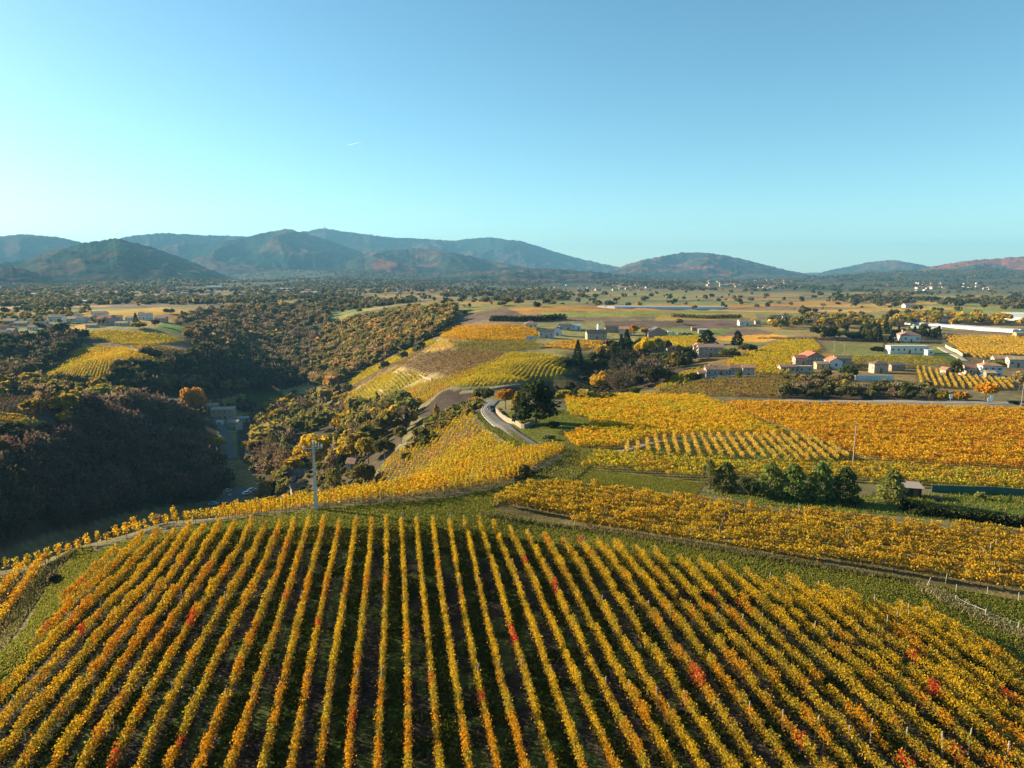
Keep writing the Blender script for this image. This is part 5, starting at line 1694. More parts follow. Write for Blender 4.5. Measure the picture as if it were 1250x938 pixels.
# the red roofed farm
house(994, 446, 23, 10, 'red roofed farmhouse with a broad gable facing the vines', 'brown', 'red', 'y', 1.0, 0.22, 0, 3, 2, 1)
house(977, 447, 13, 10, 'lower wing joined to the left of the red roofed farmhouse', 'pink', 'red', 'x', 0.8, 0.25, 0, 2, 1, 0, False)
house(1020, 451, 15, 10, 'pale gabled barn at the right of the red roofed farmhouse', 'blue', 'red', 'y', 1.1, 0.26, 0, 1, 1, 1, False, 'barn', 'barn', False)
house(1031, 446, 16, 8, 'dark roofed outbuilding behind the pale gabled barn', 'stone', 'dark', 'x', 0.7, 0.22, -8, 1, 1, 0, False, 'outbuilding', 'outbuilding', False)
house(983, 455, 19, 7, 'low sunlit cream outbuilding in front of the red roofed farmhouse', 'cream', 'pale', 'flat', 0.45, 0.1, 0, 2, 1, 0, False, 'outbuilding', 'outbuilding', False)
house(1004, 451, 15, 6, 'low tan roofed lean-to in front of the red roofed farm', 'ochre', 'tan', 'x', 0.5, 0.25, 0, 1, 1, 0, False, 'outbuilding', 'outbuilding', False)
house(962, 455, 20, 5, 'low rubble stone shed at the left end of the red roofed farm', 'stone', 'rose', 'x', 0.4, 0.2, 4, 2, 1, 0, False, 'shed', 'shed', False)
house(1075, 456, 17, 11, 'grey brown stone barn beside the white panelled greenhouse', 'stone', 'dark', 'hip', 0.8, 0.28, 0, 1, 1, 0, False, 'barn', 'barn', True)
house(1096, 453, 16, 6, 'dark open canopy against the grey brown stone barn', 'brown', 'slate', 'x', 0.6, 0.2, 0, 1, 1, 0, False, 'canopy_shed', 'shed', False)
# white houses
house(1110, 432, 48, 9, 'long low white house with a flat roof', 'white', 'white', 'flat', 0.22, 0.1, 0, 7, 1, 0, False)
house(1136, 434, 8, 5, 'small white garage at the right end of the long white house', 'white', 'white', 'flat', 0.9, 0.1, 0, 1, 1, 0, False, 'garage', 'garage', False)
house(1112, 418, 22, 8, 'small white villa with a pinkish hipped roof behind the long house', 'white', 'rose', 'hip', 0.8, 0.32, 0, 3, 1, 1)
house(1189, 459, 22, 10, 'brown stone cottage joined to the two storey white house', 'stone', 'terra', 'x', 0.6, 0.24, 3, 2, 1, 0)
house(1212, 461, 22, 14, 'two storey white house with a terracotta hipped roof', 'white', 'terra', 'hip', 0.7, 0.26, -12, 3, 2, 1)
house(1210, 463, 10, 4, 'brown garden porch in front of the two storey white house', 'brown', 'tan', 'x', 0.6, 0.2, -12, 1, 1, 0, False, 'porch_shed', 'shed', False)
house(1226, 447, 20, 9, 'cream house with a rose roof, left of the pair by the thin orange vines', 'cream', 'rose', 'x', 0.6, 0.26, -14, 2, 1, 0)
house(1244, 449, 20, 10, 'cream house with a tan roof at the right edge of the view', 'cream', 'tan', 'x', 0.6, 0.26, -14, 3, 1, 0)
house(1156, 459, 7, 6, 'tiny cream cabin with a red roof beside the small vine rows', 'cream', 'red', 'y', 1.1, 0.35, 8, 1, 1, 0, False, 'cabin', 'cabin', True)
house(1246, 413, 12, 6, 'tan roofed store by the end of the white tunnels', 'ochre', 'tan', 'x', 0.5, 0.2, 0, 1, 1, 0, False, 'store_shed', 'shed', False)
# pink cottages and the stone farmhouse
house(876, 460, 28, 9, 'long pink cottage, left one of the terrace on the bank', 'pink', 'rose', 'x', 0.45, 0.26, 0, 4, 1, 1)
house(898, 459, 14, 10, 'narrow shaded pink cottage between its two neighbours', 'pink', 'terra', 'x', 0.8, 0.26, 0, 2, 2, 0)
house(914, 460, 14, 11, 'grey pink cottage at the right end of the bank terrace', 'pink', 'rose', 'x', 0.8, 0.2, -6, 1, 2, 0)
house(857, 463, 8, 5, 'little stone outhouse left of the pink cottages', 'stone', 'rose', 'x', 0.8, 0.25, 0, 1, 1, 0, False, 'outhouse', 'shed', True)
house(868, 436, 30, 12, 'big stone farmhouse under the spreading pine', 'stone', 'rose', 'x', 0.45, 0.24, -5, 5, 2, 2)
house(851, 431, 8, 9, 'sunlit cream wing at the left of the big stone farmhouse', 'cream', 'rose', 'y', 1.0, 0.25, -5, 1, 2, 0, False)
house(838, 437, 14, 7, 'low cream annexe with a red roof below the stone farmhouse', 'cream', 'terra', 'x', 0.7, 0.26, -5, 2, 1, 0)
house(822, 432, 16, 6, 'pale roofed annexe half hidden by the dark grove', 'grey', 'rose', 'x', 0.6, 0.26, 5, 2, 1, 0, False)
house(806, 430, 20, 5, 'dark roofed barn half hidden behind the short cypress', 'brown', 'dark', 'x', 0.5, 0.22, 5, 1, 1, 0, False, 'barn', 'barn', False)
# the upper farm
house(648, 401, 15, 5, 'white bungalow with a rose roof at the end of the orange vineyard', 'white', 'rose', 'hip', 0.8, 0.3, 0, 3, 1, 0, False)
house(667, 413, 18, 8, 'grey stone house at the corner of the orange vineyard', 'grey', 'dark', 'x', 0.5, 0.26, 0, 3, 1, 1, False)
house(681, 410, 9, 8, 'pale gabled house right of the grey stone house', 'blue', 'slate', 'y', 1.0, 0.3, -10, 1, 1, 0, False)
house(648, 416, 11, 3, 'low blue grey shed in front of the grey stone house', 'blue', 'slate', 'flat', 0.6, 0.2, 0, 1, 1, 0, False, 'shed', 'shed', False)
house(690, 403, 14, 5, 'dark roofed house behind the pale gabled house', 'grey', 'slate', 'x', 0.6, 0.24, 0, 2, 1, 0, False)
house(703, 403, 12, 5, 'house with a pale blue roof in the upper farm hamlet', 'white', 'white', 'x', 0.7, 0.26, 0, 2, 1, 0, False)
house(728, 415, 24, 8, 'rambling stone house with a dark roof below the silo', 'stone', 'dark', 'x', 0.5, 0.3, 6, 3, 1, 1, False)
house(748, 406, 18, 6, 'long dark roofed barn right of the white silo', 'brown', 'dark', 'x', 0.4, 0.28, 0, 1, 1, 0, False, 'barn', 'barn', False)
house(764, 410, 15, 8, 'pale barn with a sunlit gable behind the orange trees', 'cream', 'terra', 'x', 0.7, 0.26, -15, 1, 1, 0, False, 'barn', 'barn', True)
house(803, 412, 24, 6, 'dark green hangar with a wide black roof', 'brown', 'slate', 'y', 0.7, 0.24, 0, 2, 1, 0, False, 'hangar', 'barn', True)
house(858, 407, 10, 2.5, 'low shelter with a pale blue roof in the field', 'brown', 'white', 'x', 0.6, 0.2, 0, 1, 1, 0, False, 'shelter', 'shed', False)
house(849, 404, 9, 3, 'rusty brown field shed beside the pale blue shelter', 'brown', 'terra', 'x', 0.6, 0.2, 0, 1, 1, 0, False, 'shed', 'shed', False)
house(909, 398, 13, 5, 'white house alone below the far hedge', 'white', 'tan', 'x', 0.7, 0.3, 0, 2, 1, 1, False)
house(925, 396, 6, 3, 'small cream shed right of the lone white house', 'cream', 'rose', 'x', 0.8, 0.3, 0, 1, 1, 0, False, 'shed', 'shed', False)
house(947, 393, 13, 5, 'white house with a dark roof in the far hedge', 'white', 'dark', 'x', 0.7, 0.3, 0, 2, 1, 0, False)
house(962, 393, 12, 5, 'grey blue barn in the far hedge', 'blue', 'slate', 'x', 0.7, 0.24, 0, 1, 1, 0, False, 'barn', 'barn', True)
house(538, 390, 12, 6, 'tall white house at the top of the wooded slope', 'white', 'pale', 'x', 0.7, 0.26, 0, 2, 2, 0, False)
house(531, 396, 8, 4, 'low white annexe below the tall house on the wooded slope', 'white', 'pale', 'x', 0.7, 0.26, 0, 1, 1, 0, False)
house(1112, 376, 14, 3, 'white roofed barn far out on the plain', 'white', 'rose', 'x', 0.6, 0.26, 0, 1, 1, 0, False, 'barn', 'barn', False)
# valley bottom
house(206, 500, 26, 9, 'long pinkish mill building in the shaded valley', 'pink', 'slate', 'x', 0.5, 0.24, 0, 5, 2, 0, False, 'mill_building', 'building', True)
house(222, 497, 8, 10, 'dark end block of the long mill building', 'brown', 'slate', 'x', 0.9, 0.2, 0, 1, 2, 0, False)
house(270, 512, 26, 12, 'ruined stone house with dark window holes in the valley', 'stone', 'pale', 'flat', 0.7, 0.1, 10, 4, 2, 0, False)
house(258, 502, 14, 7, 'broken stone wing left of the ruined stone house', 'stone', 'pale', 'x', 0.6, 0.24, 14, 2, 1, 0, False)
house(285, 524, 14, 8, 'narrow stone house below the ruined house', 'grey', 'pale', 'x', 0.8, 0.24, -20, 2, 2, 0, False)
house(297, 515, 14, 4, 'long low building with a pale blue roof in the valley', 'grey', 'white', 'x', 0.4, 0.24, 12, 2, 1, 0, False)
house(268, 520, 7, 4, 'small white roofed lean-to by the valley lane', 'white', 'white', 'x', 0.7, 0.24, 0, 1, 1, 0, False, 'shed', 'shed', False)
house(305, 555, 11, 7, 'small white house beside the valley stream', 'white', 'slate', 'x', 0.8, 0.3, 0, 2, 1, 0, False)
house(429, 574, 10, 8, 'grey roofed house tucked in the gully', 'grey', 'rose', 'x', 1.0, 0.4, -12, 2, 1, 0, False)
house(436, 563, 8, 5, 'pale roofed shed behind the gully house', 'grey', 'pale', 'x', 0.8, 0.3, -12, 1, 1, 0, False, 'shed', 'shed', False)
house(360, 586, 30, 6, 'dark slate roofed house left of the concrete pole', 'grey', 'slate', 'x', 0.5, 0.3, 22, 3, 1, 0, False)
house(362, 602, 16, 5, 'house with one pale roof edge just left of the pole', 'stone', 'slate', 'x', 0.7, 0.34, 26, 2, 1, 0, False)

# hut by the garden
p = hit(1116, 608)
s = depth(p) / F
root = empty('garden_hut', (p[0], p[1] + 1.2, p[2]), math.radians(-14))
root.scale = (0.85, 0.85, 0.85)
wb, rb, db = MB(), MB(), MB()
M_TAR = mat_plain('tarred_boards', (0.035, 0.026, 0.022), 0.85, 0.3, 5)
M_TIN = mat_plain('pinkish_tin', (0.30, 0.23, 0.21), 0.6, 0.1, 3)
wb.box((0, 0, 0.7), (3.0, 2.4, 2.2), M_TAR)
rb.prism([(-1.75, 1.80), (1.75, 2.05), (1.75, 2.13), (-1.75, 1.88)], 'x', -1.85, 1.85, M_TIN)
db.box((0.6, -1.23, 0.85), (0.8, 0.06, 1.7), M_DOOR)
wb.build('wall', root)
rb.build('roof', root)
db.build('door', root)
setp(root, 'dark boarded hut with a pinkish tin roof beside the garden', 'hut')

# silo
p = hit(731, 404)
s = depth(p) / F
root = empty('silo', tuple(p))
mb = MB()
mb.tube([(0, 0, -1), (0, 0, 7 * s), (0, 0, 8 * s)], [2.4 * s, 2.4 * s, 2.3 * s], M_WHITE, 18)
mb.build('tank', root)
mb = MB()
mb.tube([(0, 0, 8.02 * s), (0, 0, 9.2 * s), (0, 0, 9.4 * s)], [2.5 * s, 0.7 * s, 0.2 * s], M_METAL, 18)
mb.build('cap', root)
setp(root, 'round white silo in the upper farm hamlet', 'silo')


def tunnel(pa, pb, hpx, wpx, label, ribs=30, name='plastic_greenhouse', bays=2):
    """a long multi-bay plastic greenhouse laid between two points of the ground"""
    a, b = hit(*pa), hit(*pb)
    mid = (a + b) / 2
    d = b - a
    L = math.hypot(d[0], d[1])
    ang = math.atan2(d[1], d[0])
    s = depth(mid) / F
    h, w = max(2.2, hpx * s), wpx
    root = empty(name, tuple(mid), ang)
    slope = d[2] / L
    for k in range(bays):
        mb = MB()
        yo = k * w * 1.02
        prof = [(yo + w / 2 * math.cos(t), h * 0.45 + h * 0.55 * math.sin(t)) for t in np.linspace(0, math.pi, 11)]
        prof = [(yo + w / 2, -1.5)] + prof + [(yo - w / 2, -1.5)]
        vs, fs = [], []
        n = len(prof)
        for (x) in (-L / 2, L / 2):
            for (y, z) in prof:
                vs.append((x, y, z + slope * x))
        fs = [tuple(range(n)), tuple(range(2 * n - 1, n - 1, -1))] + [(i, (i + 1) % n, n + (i + 1) % n, n + i) for i in range(n)]
        mb.add(vs, fs, M_PLAST)
        mb.build('cover', root)
        hb = MB()
        for i in range(ribs + 1):
            x = -L / 2 + L * i / ribs
            pts = [(x, yo + (w / 2 + 0.05) * math.cos(t), h * 0.45 + (h * 0.55 + 0.05) * math.sin(t) + slope * x) for t in np.linspace(0, math.pi, 7)]
            hb.tube(pts, 0.07, M_METAL, 4)
        hb.build('hoop_frame', root)
    return setp(root, label, 'greenhouse')


tunnel((1108, 396), (1240, 406), 2.6, 7, 'long white plastic tunnel stretching beside the far right vines', 40, bays=2)
tunnel((1112, 401), (1150, 403), 2.5, 7, 'shorter white tunnel in front of the long one', 14, bays=1)
tunnel((745, 376.5), (882, 376.5), 1.8, 10, 'very long low white tunnel across the middle of the plain', 50, bays=2)
tunnel((1192, 389), (1275, 393), 5, 18, 'broad white tunnels at the far right edge of the plain', 26, bays=3)
tunnel((1222, 384), (1275, 385), 3, 18, 'narrow white tunnel behind the broad tunnels at the far right', 18, bays=1)
# white panelled greenhouse beside the stone barn
a, b = hit(1044, 465), hit(1090, 465)
mid = (a + b) / 2
s = depth(mid) / F
L = np.linalg.norm(b - a)
root = empty('panel_greenhouse', tuple(mid), math.atan2(b[1] - a[1], b[0] - a[0]))
mb = MB()
M_PANE = mat_plain('greenhouse_panel', (0.62, 0.68, 0.70), 0.3, 0.12, 0.5)
for i in range(14):
    mb.box((-L / 2 + L * (i + 0.5) / 14, 0, 6.5 * s / 2 - 0.5), (L / 14 - 0.12, 0.10, 6.5 * s + 1.0), M_PANE)
mb.prism([(0.05, 6.5 * s), (3.0, 6.5 * s - 0.9), (3.0, 6.5 * s - 1.0), (0.05, 6.5 * s - 0.1)], 'x', -L / 2, L / 2, M_PANE)
mb.build('panel', root)
mb = MB()
for i in range(15):
    mb.box((-L / 2 + L * i / 14, -0.02, 6.5 * s / 2 - 0.4), (0.12, 0.16, 6.5 * s + 1.0), M_METAL)
mb.box((0, -0.03, 6.5 * s + 0.16), (L, 0.18, 0.1), M_METAL)
mb.build('frame', root)
setp(root, 'low white panelled greenhouse below the stone barn', 'greenhouse')


def small_house(wall, roof, L=10, D=7, H=4.0, rise=1.9):
    mb = MB()
    mb.prism([(-D / 2, -2), (D / 2, -2), (D / 2, H), (0, H + rise), (-D / 2, H)], 'x', -L / 2, L / 2, wall)
    k = rise / (D / 2)
    mb.prism([(-D / 2 - .4, H - .4 * k + .03), (0, H + rise + .03), (D / 2 + .4, H - .4 * k + .03), (D / 2 + .4, H - .4 * k + .25), (0, H + rise + .27), (-D / 2 - .4, H - .4 * k + .25)], 'x', -L / 2 - .4, L / 2 + .4, roof)
    mb.box((-L * .3, .6, H + rise * .95), (.7, .6, 1.3), wall)
    for i in range(3):
        mb.box((-L / 2 + L * (i + .5) / 3, -D / 2 - .02, 2.4), (1.1, .1, 1.4), M_GLASS)
    o = mb.build('house')
    me = o.data
    bpy.data.objects.remove(o)
    return me


SMALL = [small_house(W['white'], R['terra']), small_house(W['cream'], R['rose'], 12, 8), small_house(W['white'], R['slate'], 11, 8, 5.2), small_house(W['pink'], R['red'], 9, 7, 5.0), small_house(W['cream'], R['tan'], 14, 8, 3.4)]
SMALLN = ['white house with an orange roof', 'cream house with a rose roof', 'white house with a slate roof', 'pink house with a red roof', 'long cream house with a tan roof']


def put_small(px, py, k, sc, rz, label, group):
    p = hit(px, py)
    o = link('house', SMALL[k])
    o.location = p
    o.rotation_euler = (0, 0, math.radians(rz))
    o.scale = (sc,) * 3
    return setp(o, label, 'house', group)


# the village at the left edge and the hamlet on the spur
for (px, py, k, sc, rz, lab) in [
    (4, 412, 2, .9, 5, 'white slate roofed house at the left frame edge of the village'), (6, 405, 3, .9, 10, 'red roofed pink house at the left frame edge'), (15, 409, 3, .8, -5, 'lower red roofed house in the left village'),
    (14, 396, 1, .9, 0, 'rose roofed house behind the lower red roofed house'), (27, 398, 4, .8, 5, 'long tan roofed house in the middle of the left village'), (40, 403, 0, .7, 0, 'small orange roofed house above the far left hollow'),
    (51, 400, 2, .8, 10, 'slate roofed white house above the far left copse'), (64, 400, 4, .9, 0, 'long low cream house at the edge of the orange strip'), (71, 394, 2, 1.1, 0, 'large pale house beside the orange village tree'),
    (90, 393, 4, 1.0, 0, 'long cream house right of the orange village tree'), (100, 394, 2, .8, 5, 'slate roofed house between two cream village houses'), (107, 392, 0, .8, 0, 'orange roofed house left of the dark spur barn'),
    (123, 390, 2, 1.2, 0, 'broad white slate roofed house on the spur'), (130, 398, 3, 1.4, 0, 'big dark reddish block at the front of the spur hamlet'), (142, 391, 1, .9, 8, 'rose roofed house behind the dark spur conifer'),
    (150, 398, 4, .8, 0, 'long cream house above the yellow spur vineyard'), (160, 392, 0, .9, -6, 'orange roofed house right of the spur conifer'), (178, 391, 2, 1.1, 0, 'pale slate roofed house in the middle of the spur hamlet'),
    (197, 393, 1, 1.0, 4, 'rose roofed house at the right of the spur hamlet'), (268, 400, 2, .9, 0, 'lone pale house in the woods right of the spur'), (113, 400, 4, .7, 0, 'low cream shed like house in front of the spur hamlet'),
]:
    put_small(px, py, k, sc, rz, lab, 'houses of the left villages')

# far villages: many small houses, too small to show parts
VILL = [((200, 352), (430, 362), 46, 'in the broad far village', .9), ((640, 347), (790, 356), 34, 'in the village under the foothill', .9),
        ((845, 343), (960, 354), 52, 'in the reddish hillside village', 1.0), ((1120, 346), (1250, 358), 44, 'in the far right village', .9),
        ((0, 352), (190, 364), 22, 'in the far left village', .9), ((480, 350), (620, 360), 12, 'among the far woods', .9)]
for (a, b, n, lab, sc) in VILL:
    cx = [random.uniform(a[0], b[0]) for _ in range(4)]
    for i in range(n):
        px = random.gauss(random.choice(cx), (b[0] - a[0]) * 0.11)
        px = min(max(px, a[0]), b[0])
        py = random.uniform(a[1], b[1])
        k = random.choice([0, 1, 1, 3, 3, 4, 4])
        put_small(px, py, k, sc * random.uniform(.8, 1.25), random.uniform(-25, 25), f'{SMALLN[k]} {lab}', f'houses {lab}')
for (px, py, L, lab) in [(262, 352, 46, 'long white factory roof, left one in the broad far village'), (341, 355, 60, 'long white factory roof, right one in the broad far village'), (380, 360, 40, 'white warehouse in front of the broad far village'), (112, 370, 26, 'white shed far out on the left plain'), (48, 370, 22, 'low white shed far out at the left edge of the plain')]:
    p = hit(px, py)
    root = empty('warehouse', tuple(p))
    gable_block(root, L, 12 if L < 30 else 22, 3.2 if L < 30 else 5.5, 1.4, W['white'], R['white'], sink=4)
    setp(root, lab, 'warehouse')
# ------------------------------------------------------------------ roads
def ribbon(name, pix, width, mat, lift=0.07, extra=None):
    P = [hit(*q)[:2] for q in pix] + (extra or [])
    P = np.array(P)
    # resample, smooth
    seg = np.r_[0, np.cumsum(np.linalg.norm(np.diff(P, axis=0), axis=1))]
    t = np.arange(0, seg[-1], 1.5)
    x, y = np.interp(t, seg, P[:, 0]), np.interp(t, seg, P[:, 1])
    k = np.ones(7) / 7
    x, y = np.convolve(np.pad(x, 3, mode='edge'), k, 'valid'), np.convolve(np.pad(y, 3, mode='edge'), k, 'valid')
    tx, ty = np.gradient(x), np.gradient(y)
    n = np.hypot(tx, ty) + 1e-9
    nx, ny = -ty / n, tx / n
    rows = []
    for q in (-0.62, -0.5, -0.25, 0, 0.25, 0.5, 0.62):
        xx, yy = x + nx * q * width, y + ny * q * width
        rows.append(np.c_[xx, yy, gz(xx, yy)])
    G = np.stack(rows, 1)
    top = G[..., 2].max(1, keepdims=True) * 0.75 + G[..., 2] * 0.25 + lift + 0.06
    edge = G[..., 2] - 0.5
    G[..., 2] = top
    G[:, 0, 2], G[:, -1, 2] = edge[:, 0], edge[:, -1]
    o = link(name, mesh_grid(name, G, None, mat))
    setp(o, kind='structure')
    return x, y, nx, ny


def line_pts(pix):
    return [hit(*q) for q in pix]


road_xy = ribbon('road', [(608, 490), (601, 495), (595, 500), (595, 506), (602, 512), (612, 520), (624, 528), (637, 536), (650, 544), (662, 551), (676, 556)], 3.0, M_ASPH, 0.10)
ribbon('road', [(930, 491.5), (1000, 490.5), (1080, 491), (1160, 492), (1220, 493), (1275, 494.5), (1560, 503)], 4.6, mat_plain('pale_road', (0.24, 0.21, 0.18), 0.9, 0.15, 0.5), 0.12)
ribbon('road', [(300, 596), (285, 606), (272, 618)], 9.0, M_ASPH, 0.15)
ribbon('road', [(254, 492), (262, 503), (270, 520), (276, 535), (280, 548), (284, 562)], 5.5, M_ASPH, 0.15)
M_TRACK = mat_plain('pale_track', (0.30, 0.25, 0.18), 0.95, 0.2, 0.7)
ribbon('track', [(736, 557), (760, 551), (800, 541), (812, 538)], 1.6, M_TRACK, 0.08)
ribbon('track', [(560, 480), (600, 476), (640, 471)], 2.6, mat_plain('brown_track', (0.15, 0.12, 0.085), 0.95, 0.2, 0.5), 0.12)
ribbon('track', [(1148, 424), (1160, 431), (1172, 437), (1180, 442)], 3.5, M_TRACK, 0.15)
ribbon('track', [(1050, 570), (1100, 574), (1180, 580), (1270, 585)], 1.8, M_TRACK, 0.08)
ribbon('path', [(98, 420), (120, 428), (140, 432), (150, 433)], 4.0, mat_plain('grass_path', (0.13, 0.17, 0.03), 0.95, 0.2, 0.3), 0.15)
ribbon('track', [(60, 440), (66, 444), (74, 452), (80, 456)], 3.0, mat_plain('dark_track', (0.09, 0.06, 0.045), 0.95, 0.2, 0.3), 0.2)


def strip_wall(name, pix, h, th, mat, label, cat, cap=None, jag=0.0, pts=None):
    """a free-standing wall following points of the ground"""
    P = np.array(pts if pts is not None else line_pts(pix))
    seg = np.r_[0, np.cumsum(np.linalg.norm(np.diff(P[:, :2], axis=0), axis=1))]
    t = np.linspace(0, seg[-1], max(2, int(seg[-1] / 1.0)))
    x, y = np.interp(t, seg, P[:, 0]), np.interp(t, seg, P[:, 1])
    tx, ty = np.gradient(x), np.gradient(y)
    n = np.hypot(tx, ty) + 1e-9
    nx, ny = -ty / n * th / 2, tx / n * th / 2
    z = gz(x, y)
    top = z + h + RNG.normal(0, 1, len(x)) * jag
    A = np.stack([np.c_[x - nx, y - ny, z - 0.6], np.c_[x - nx * .9, y - ny * .9, top], np.c_[x + nx * .9, y + ny * .9, top], np.c_[x + nx, y + ny, z - 0.6]], 1)
    me = mesh_grid(name, A, None, mat, close=True, smooth=False)
    bm = bmesh.new()
    bm.from_mesh(me)
    m = A.shape[0]
    bm.verts.ensure_lookup_table()
    bm.faces.new([bm.verts[i] for i in (0, 1, 2, 3)])
    bm.faces.new([bm.verts[(m - 1) * 4 + i] for i in (3, 2, 1, 0)])
    bmesh.ops.recalc_face_normals(bm, faces=bm.faces)
    bm.to_mesh(me)
    bm.free()
    o = link(name, me)
    return setp(o, label, cat)


strip_wall('stone_wall', [(606, 503), (611, 509), (622, 516), (638, 524), (643, 523), (652, 518)], 1.15, 0.5, M_STONE, 'pale dry stone wall along the road below the dark cedar', 'wall', jag=0.05)
strip_wall('stone_wall', [(473, 457), (486, 456), (500, 459), (506, 460)], 1.1, 0.6, M_STONE, 'pale terrace wall under the brown vineyard bowl', 'wall', jag=0.12)
strip_wall('stone_wall', [(512, 458), (520, 462), (527, 465)], 0.9, 0.6, M_STONE, 'short slanting terrace wall right of the terraces', 'wall', jag=0.12)
strip_wall('stone_wall', [(467, 489), (476, 491), (483, 495)], 1.1, 0.6, mat_plain('cream_wall', (0.38, 0.32, 0.24), 0.9, 0.2, 1), 'small cream wall in the middle of the terraces', 'wall', jag=0.05)
strip_wall('stone_wall', [(440, 470), (448, 466), (455, 462)], 1.5, 0.6, M_STONE, 'rough terrace wall on the ridge at the left of the terraces', 'wall', jag=0.15)
strip_wall('stone_wall', [(462, 478), (468, 480), (474, 478)], 1.4, 0.5, M_STONE, 'low rubble wall in the upper terraces', 'wall', jag=0.12)
strip_wall('stone_wall', [(462, 451), (466, 447), (470, 446)], 1.6, 0.6, M_STONE, 'rough pale wall high on the vineyard ridge', 'wall', jag=0.15)
strip_wall('garden_wall', [(1154, 424), (1166, 430), (1175, 436)], 1.6, 0.4, mat_plain('cream_wall', (0.38, 0.32, 0.24), 0.9, 0.2, 1), 'long cream wall along the lane behind the white house', 'wall')
strip_wall('garden_wall', [(862, 462), (880, 461), (905, 461), (922, 461)], 0.8, 0.4, M_CONC, 'low pale wall in front of the pink cottages', 'wall')
strip_wall('garden_wall', [(1160, 462), (1190, 463), (1230, 465)], 1.0, 0.4, M_CONC, 'pale garden wall below the two storey white house', 'wall')
M_SCREEN = mat_plain('green_screen', (0.025, 0.10, 0.075), 0.7, 0.12, 1.5)
strip_wall('screen_fence', [(1137, 601), (1170, 602), (1210, 603), (1262, 607)], 1.15, 0.06, M_SCREEN, 'dark green mesh screen along the back of the garden', 'fence')


def hedge(pix, h, w, tint, label, n=60):
    P = np.array(line_pts(pix))
    seg = np.r_[0, np.cumsum(np.linalg.norm(np.diff(P[:, :2], axis=0), axis=1))]
    m = int(seg[-1] * n)
    t = RNG.uniform(0, seg[-1], m)
    ang = RNG.uniform(0, math.pi, m)
    x = np.interp(t, seg, P[:, 0]) + np.cos(ang) * w / 2 * RNG.uniform(0.5, 1, m)
    y = np.interp(t, seg, P[:, 1]) + RNG.uniform(-w / 2, w / 2, m)
    z = gz(x, y) + np.clip(np.sin(ang), 0, 1) ** 0.5 * h * RNG.uniform(0.1, 1.05, m)
    V = leaf_verts(np.c_[x, y, z], 0.16 * max(1, h / 1.5))
    o = link('hedge', mesh_quads('hedge', V, m, np.array(tint)[None] * RNG.uniform(.6, 1.35, m)[:, None], M_LEAF))
    return setp(o, label, 'hedge')


hedge([(1100, 622), (1130, 629), (1180, 636), (1262, 645)], 1.5, 1.2, (0.020, 0.024, 0.010), 'long dark hedge along the front of the garden', 120)
hedge([(925, 414), (990, 415), (1080, 419), (1150, 420)], 1.6, 1.5, (0.03, 0.035, 0.012), 'dark clipped hedge below the umbrella pine', 40)
hedge([(600, 392), (630, 393), (662, 392), (690, 390)], 4.5, 4, (0.022, 0.028, 0.012), 'tall dark hedge behind the white bungalow', 60)
hedge([(820, 387), (870, 389), (905, 388)], 3, 3, (0.03, 0.035, 0.015), 'dark hedge along the far ploughed field', 40)
hedge([(1010, 451), (1060, 449), (1130, 451)], 1.2, 1.2, (0.05, 0.04, 0.02), 'brownish hedge below the house meadow', 40)
hedge([(584, 506), (592, 515), (604, 526), (621, 538), (637, 548)], 0.8, 1.6, (0.13, 0.14, 0.03), 'rough green hedge bank on the left of the road', 110)
hedge([(660, 426), (690, 424), (748, 426)], 0.8, 0.8, (0.05, 0.03, 0.02), 'dark low vine hedge below the orange strip', 40)
hedge([(600, 576), (632, 586), (660, 574)], 0.5, 1.5, (0.12, 0.10, 0.05), 'rough scrub along the foot of the golden crest vines', 60)

# ------------------------------------------------------------------ poles and signs
M_POLE = mat_plain('pale_concrete_pole', (0.50, 0.47, 0.42), 0.85, 0.15, 2)
M_INS = mat_plain('ceramic', (0.62, 0.60, 0.56), 0.3, 0.05, 3)
p = hit(386, 623)
root = empty('power_pole', tuple(p), math.radians(12))
H = 84 * depth(p) / F
mb = MB()
mb.box((0, 0, H / 2 - 0.5), (0.46, 0.34, H + 1), M_POLE, 0, 0.55)
mb.build('pole', root)
mb = MB()
mb.box((-0.05, -0.16, H - 0.62), (2.35, 0.08, 0.09), M_METAL)
mb.tube([(-0.75, -0.16, H - 0.6), (0, -0.14, H - 1.25)], 0.03, M_METAL, 5)
mb.tube([(0.75, -0.16, H - 0.6), (0, -0.14, H - 1.25)], 0.03, M_METAL, 5)
mb.build('crossarm', root)
for (x, z) in ((-1.12, H - 0.56), (1.05, H - 0.56), (0.0, H)):
    mb = MB()
    mb.tube([(x, -0.16 if x else 0, z), (x, -0.16 if x else 0, z + .14), (x, -0.16 if x else 0, z + .16), (x, -0.16 if x else 0, z + .34)], [.05, .05, .10, .07], M_INS, 8)
    mb.build('insulator', root)
mb = MB()
mb.tube([(0.28, 0.05, H - 0.45), (0.30, 0.05, H + 0.12)], 0.045, M_INS, 8)
mb.tube([(0.62, 0.05, H - 0.55), (0.66, 0.05, H + 0.05)], 0.05, M_INS, 8)
mb.tube([(0.92, 0.05, H - 0.55), (0.98, 0.05, H - 0.15)], 0.05, M_INS, 8)
mb.tube([(0.0, 0.05, H - 0.2), (0.5, 0.06, H - 0.25), (1.0, 0.05, H - 0.55)], 0.035, M_METAL, 5)
mb.build('cable_terminal', root)
mb = MB()
mb.box((0.02, -0.2, H * 0.56), (0.34, 0.12, 0.5), M_METAL)
mb.build('switch_box', root)
setp(root, 'tall pale concrete power pole with a crossarm on the hill edge', 'power pole')


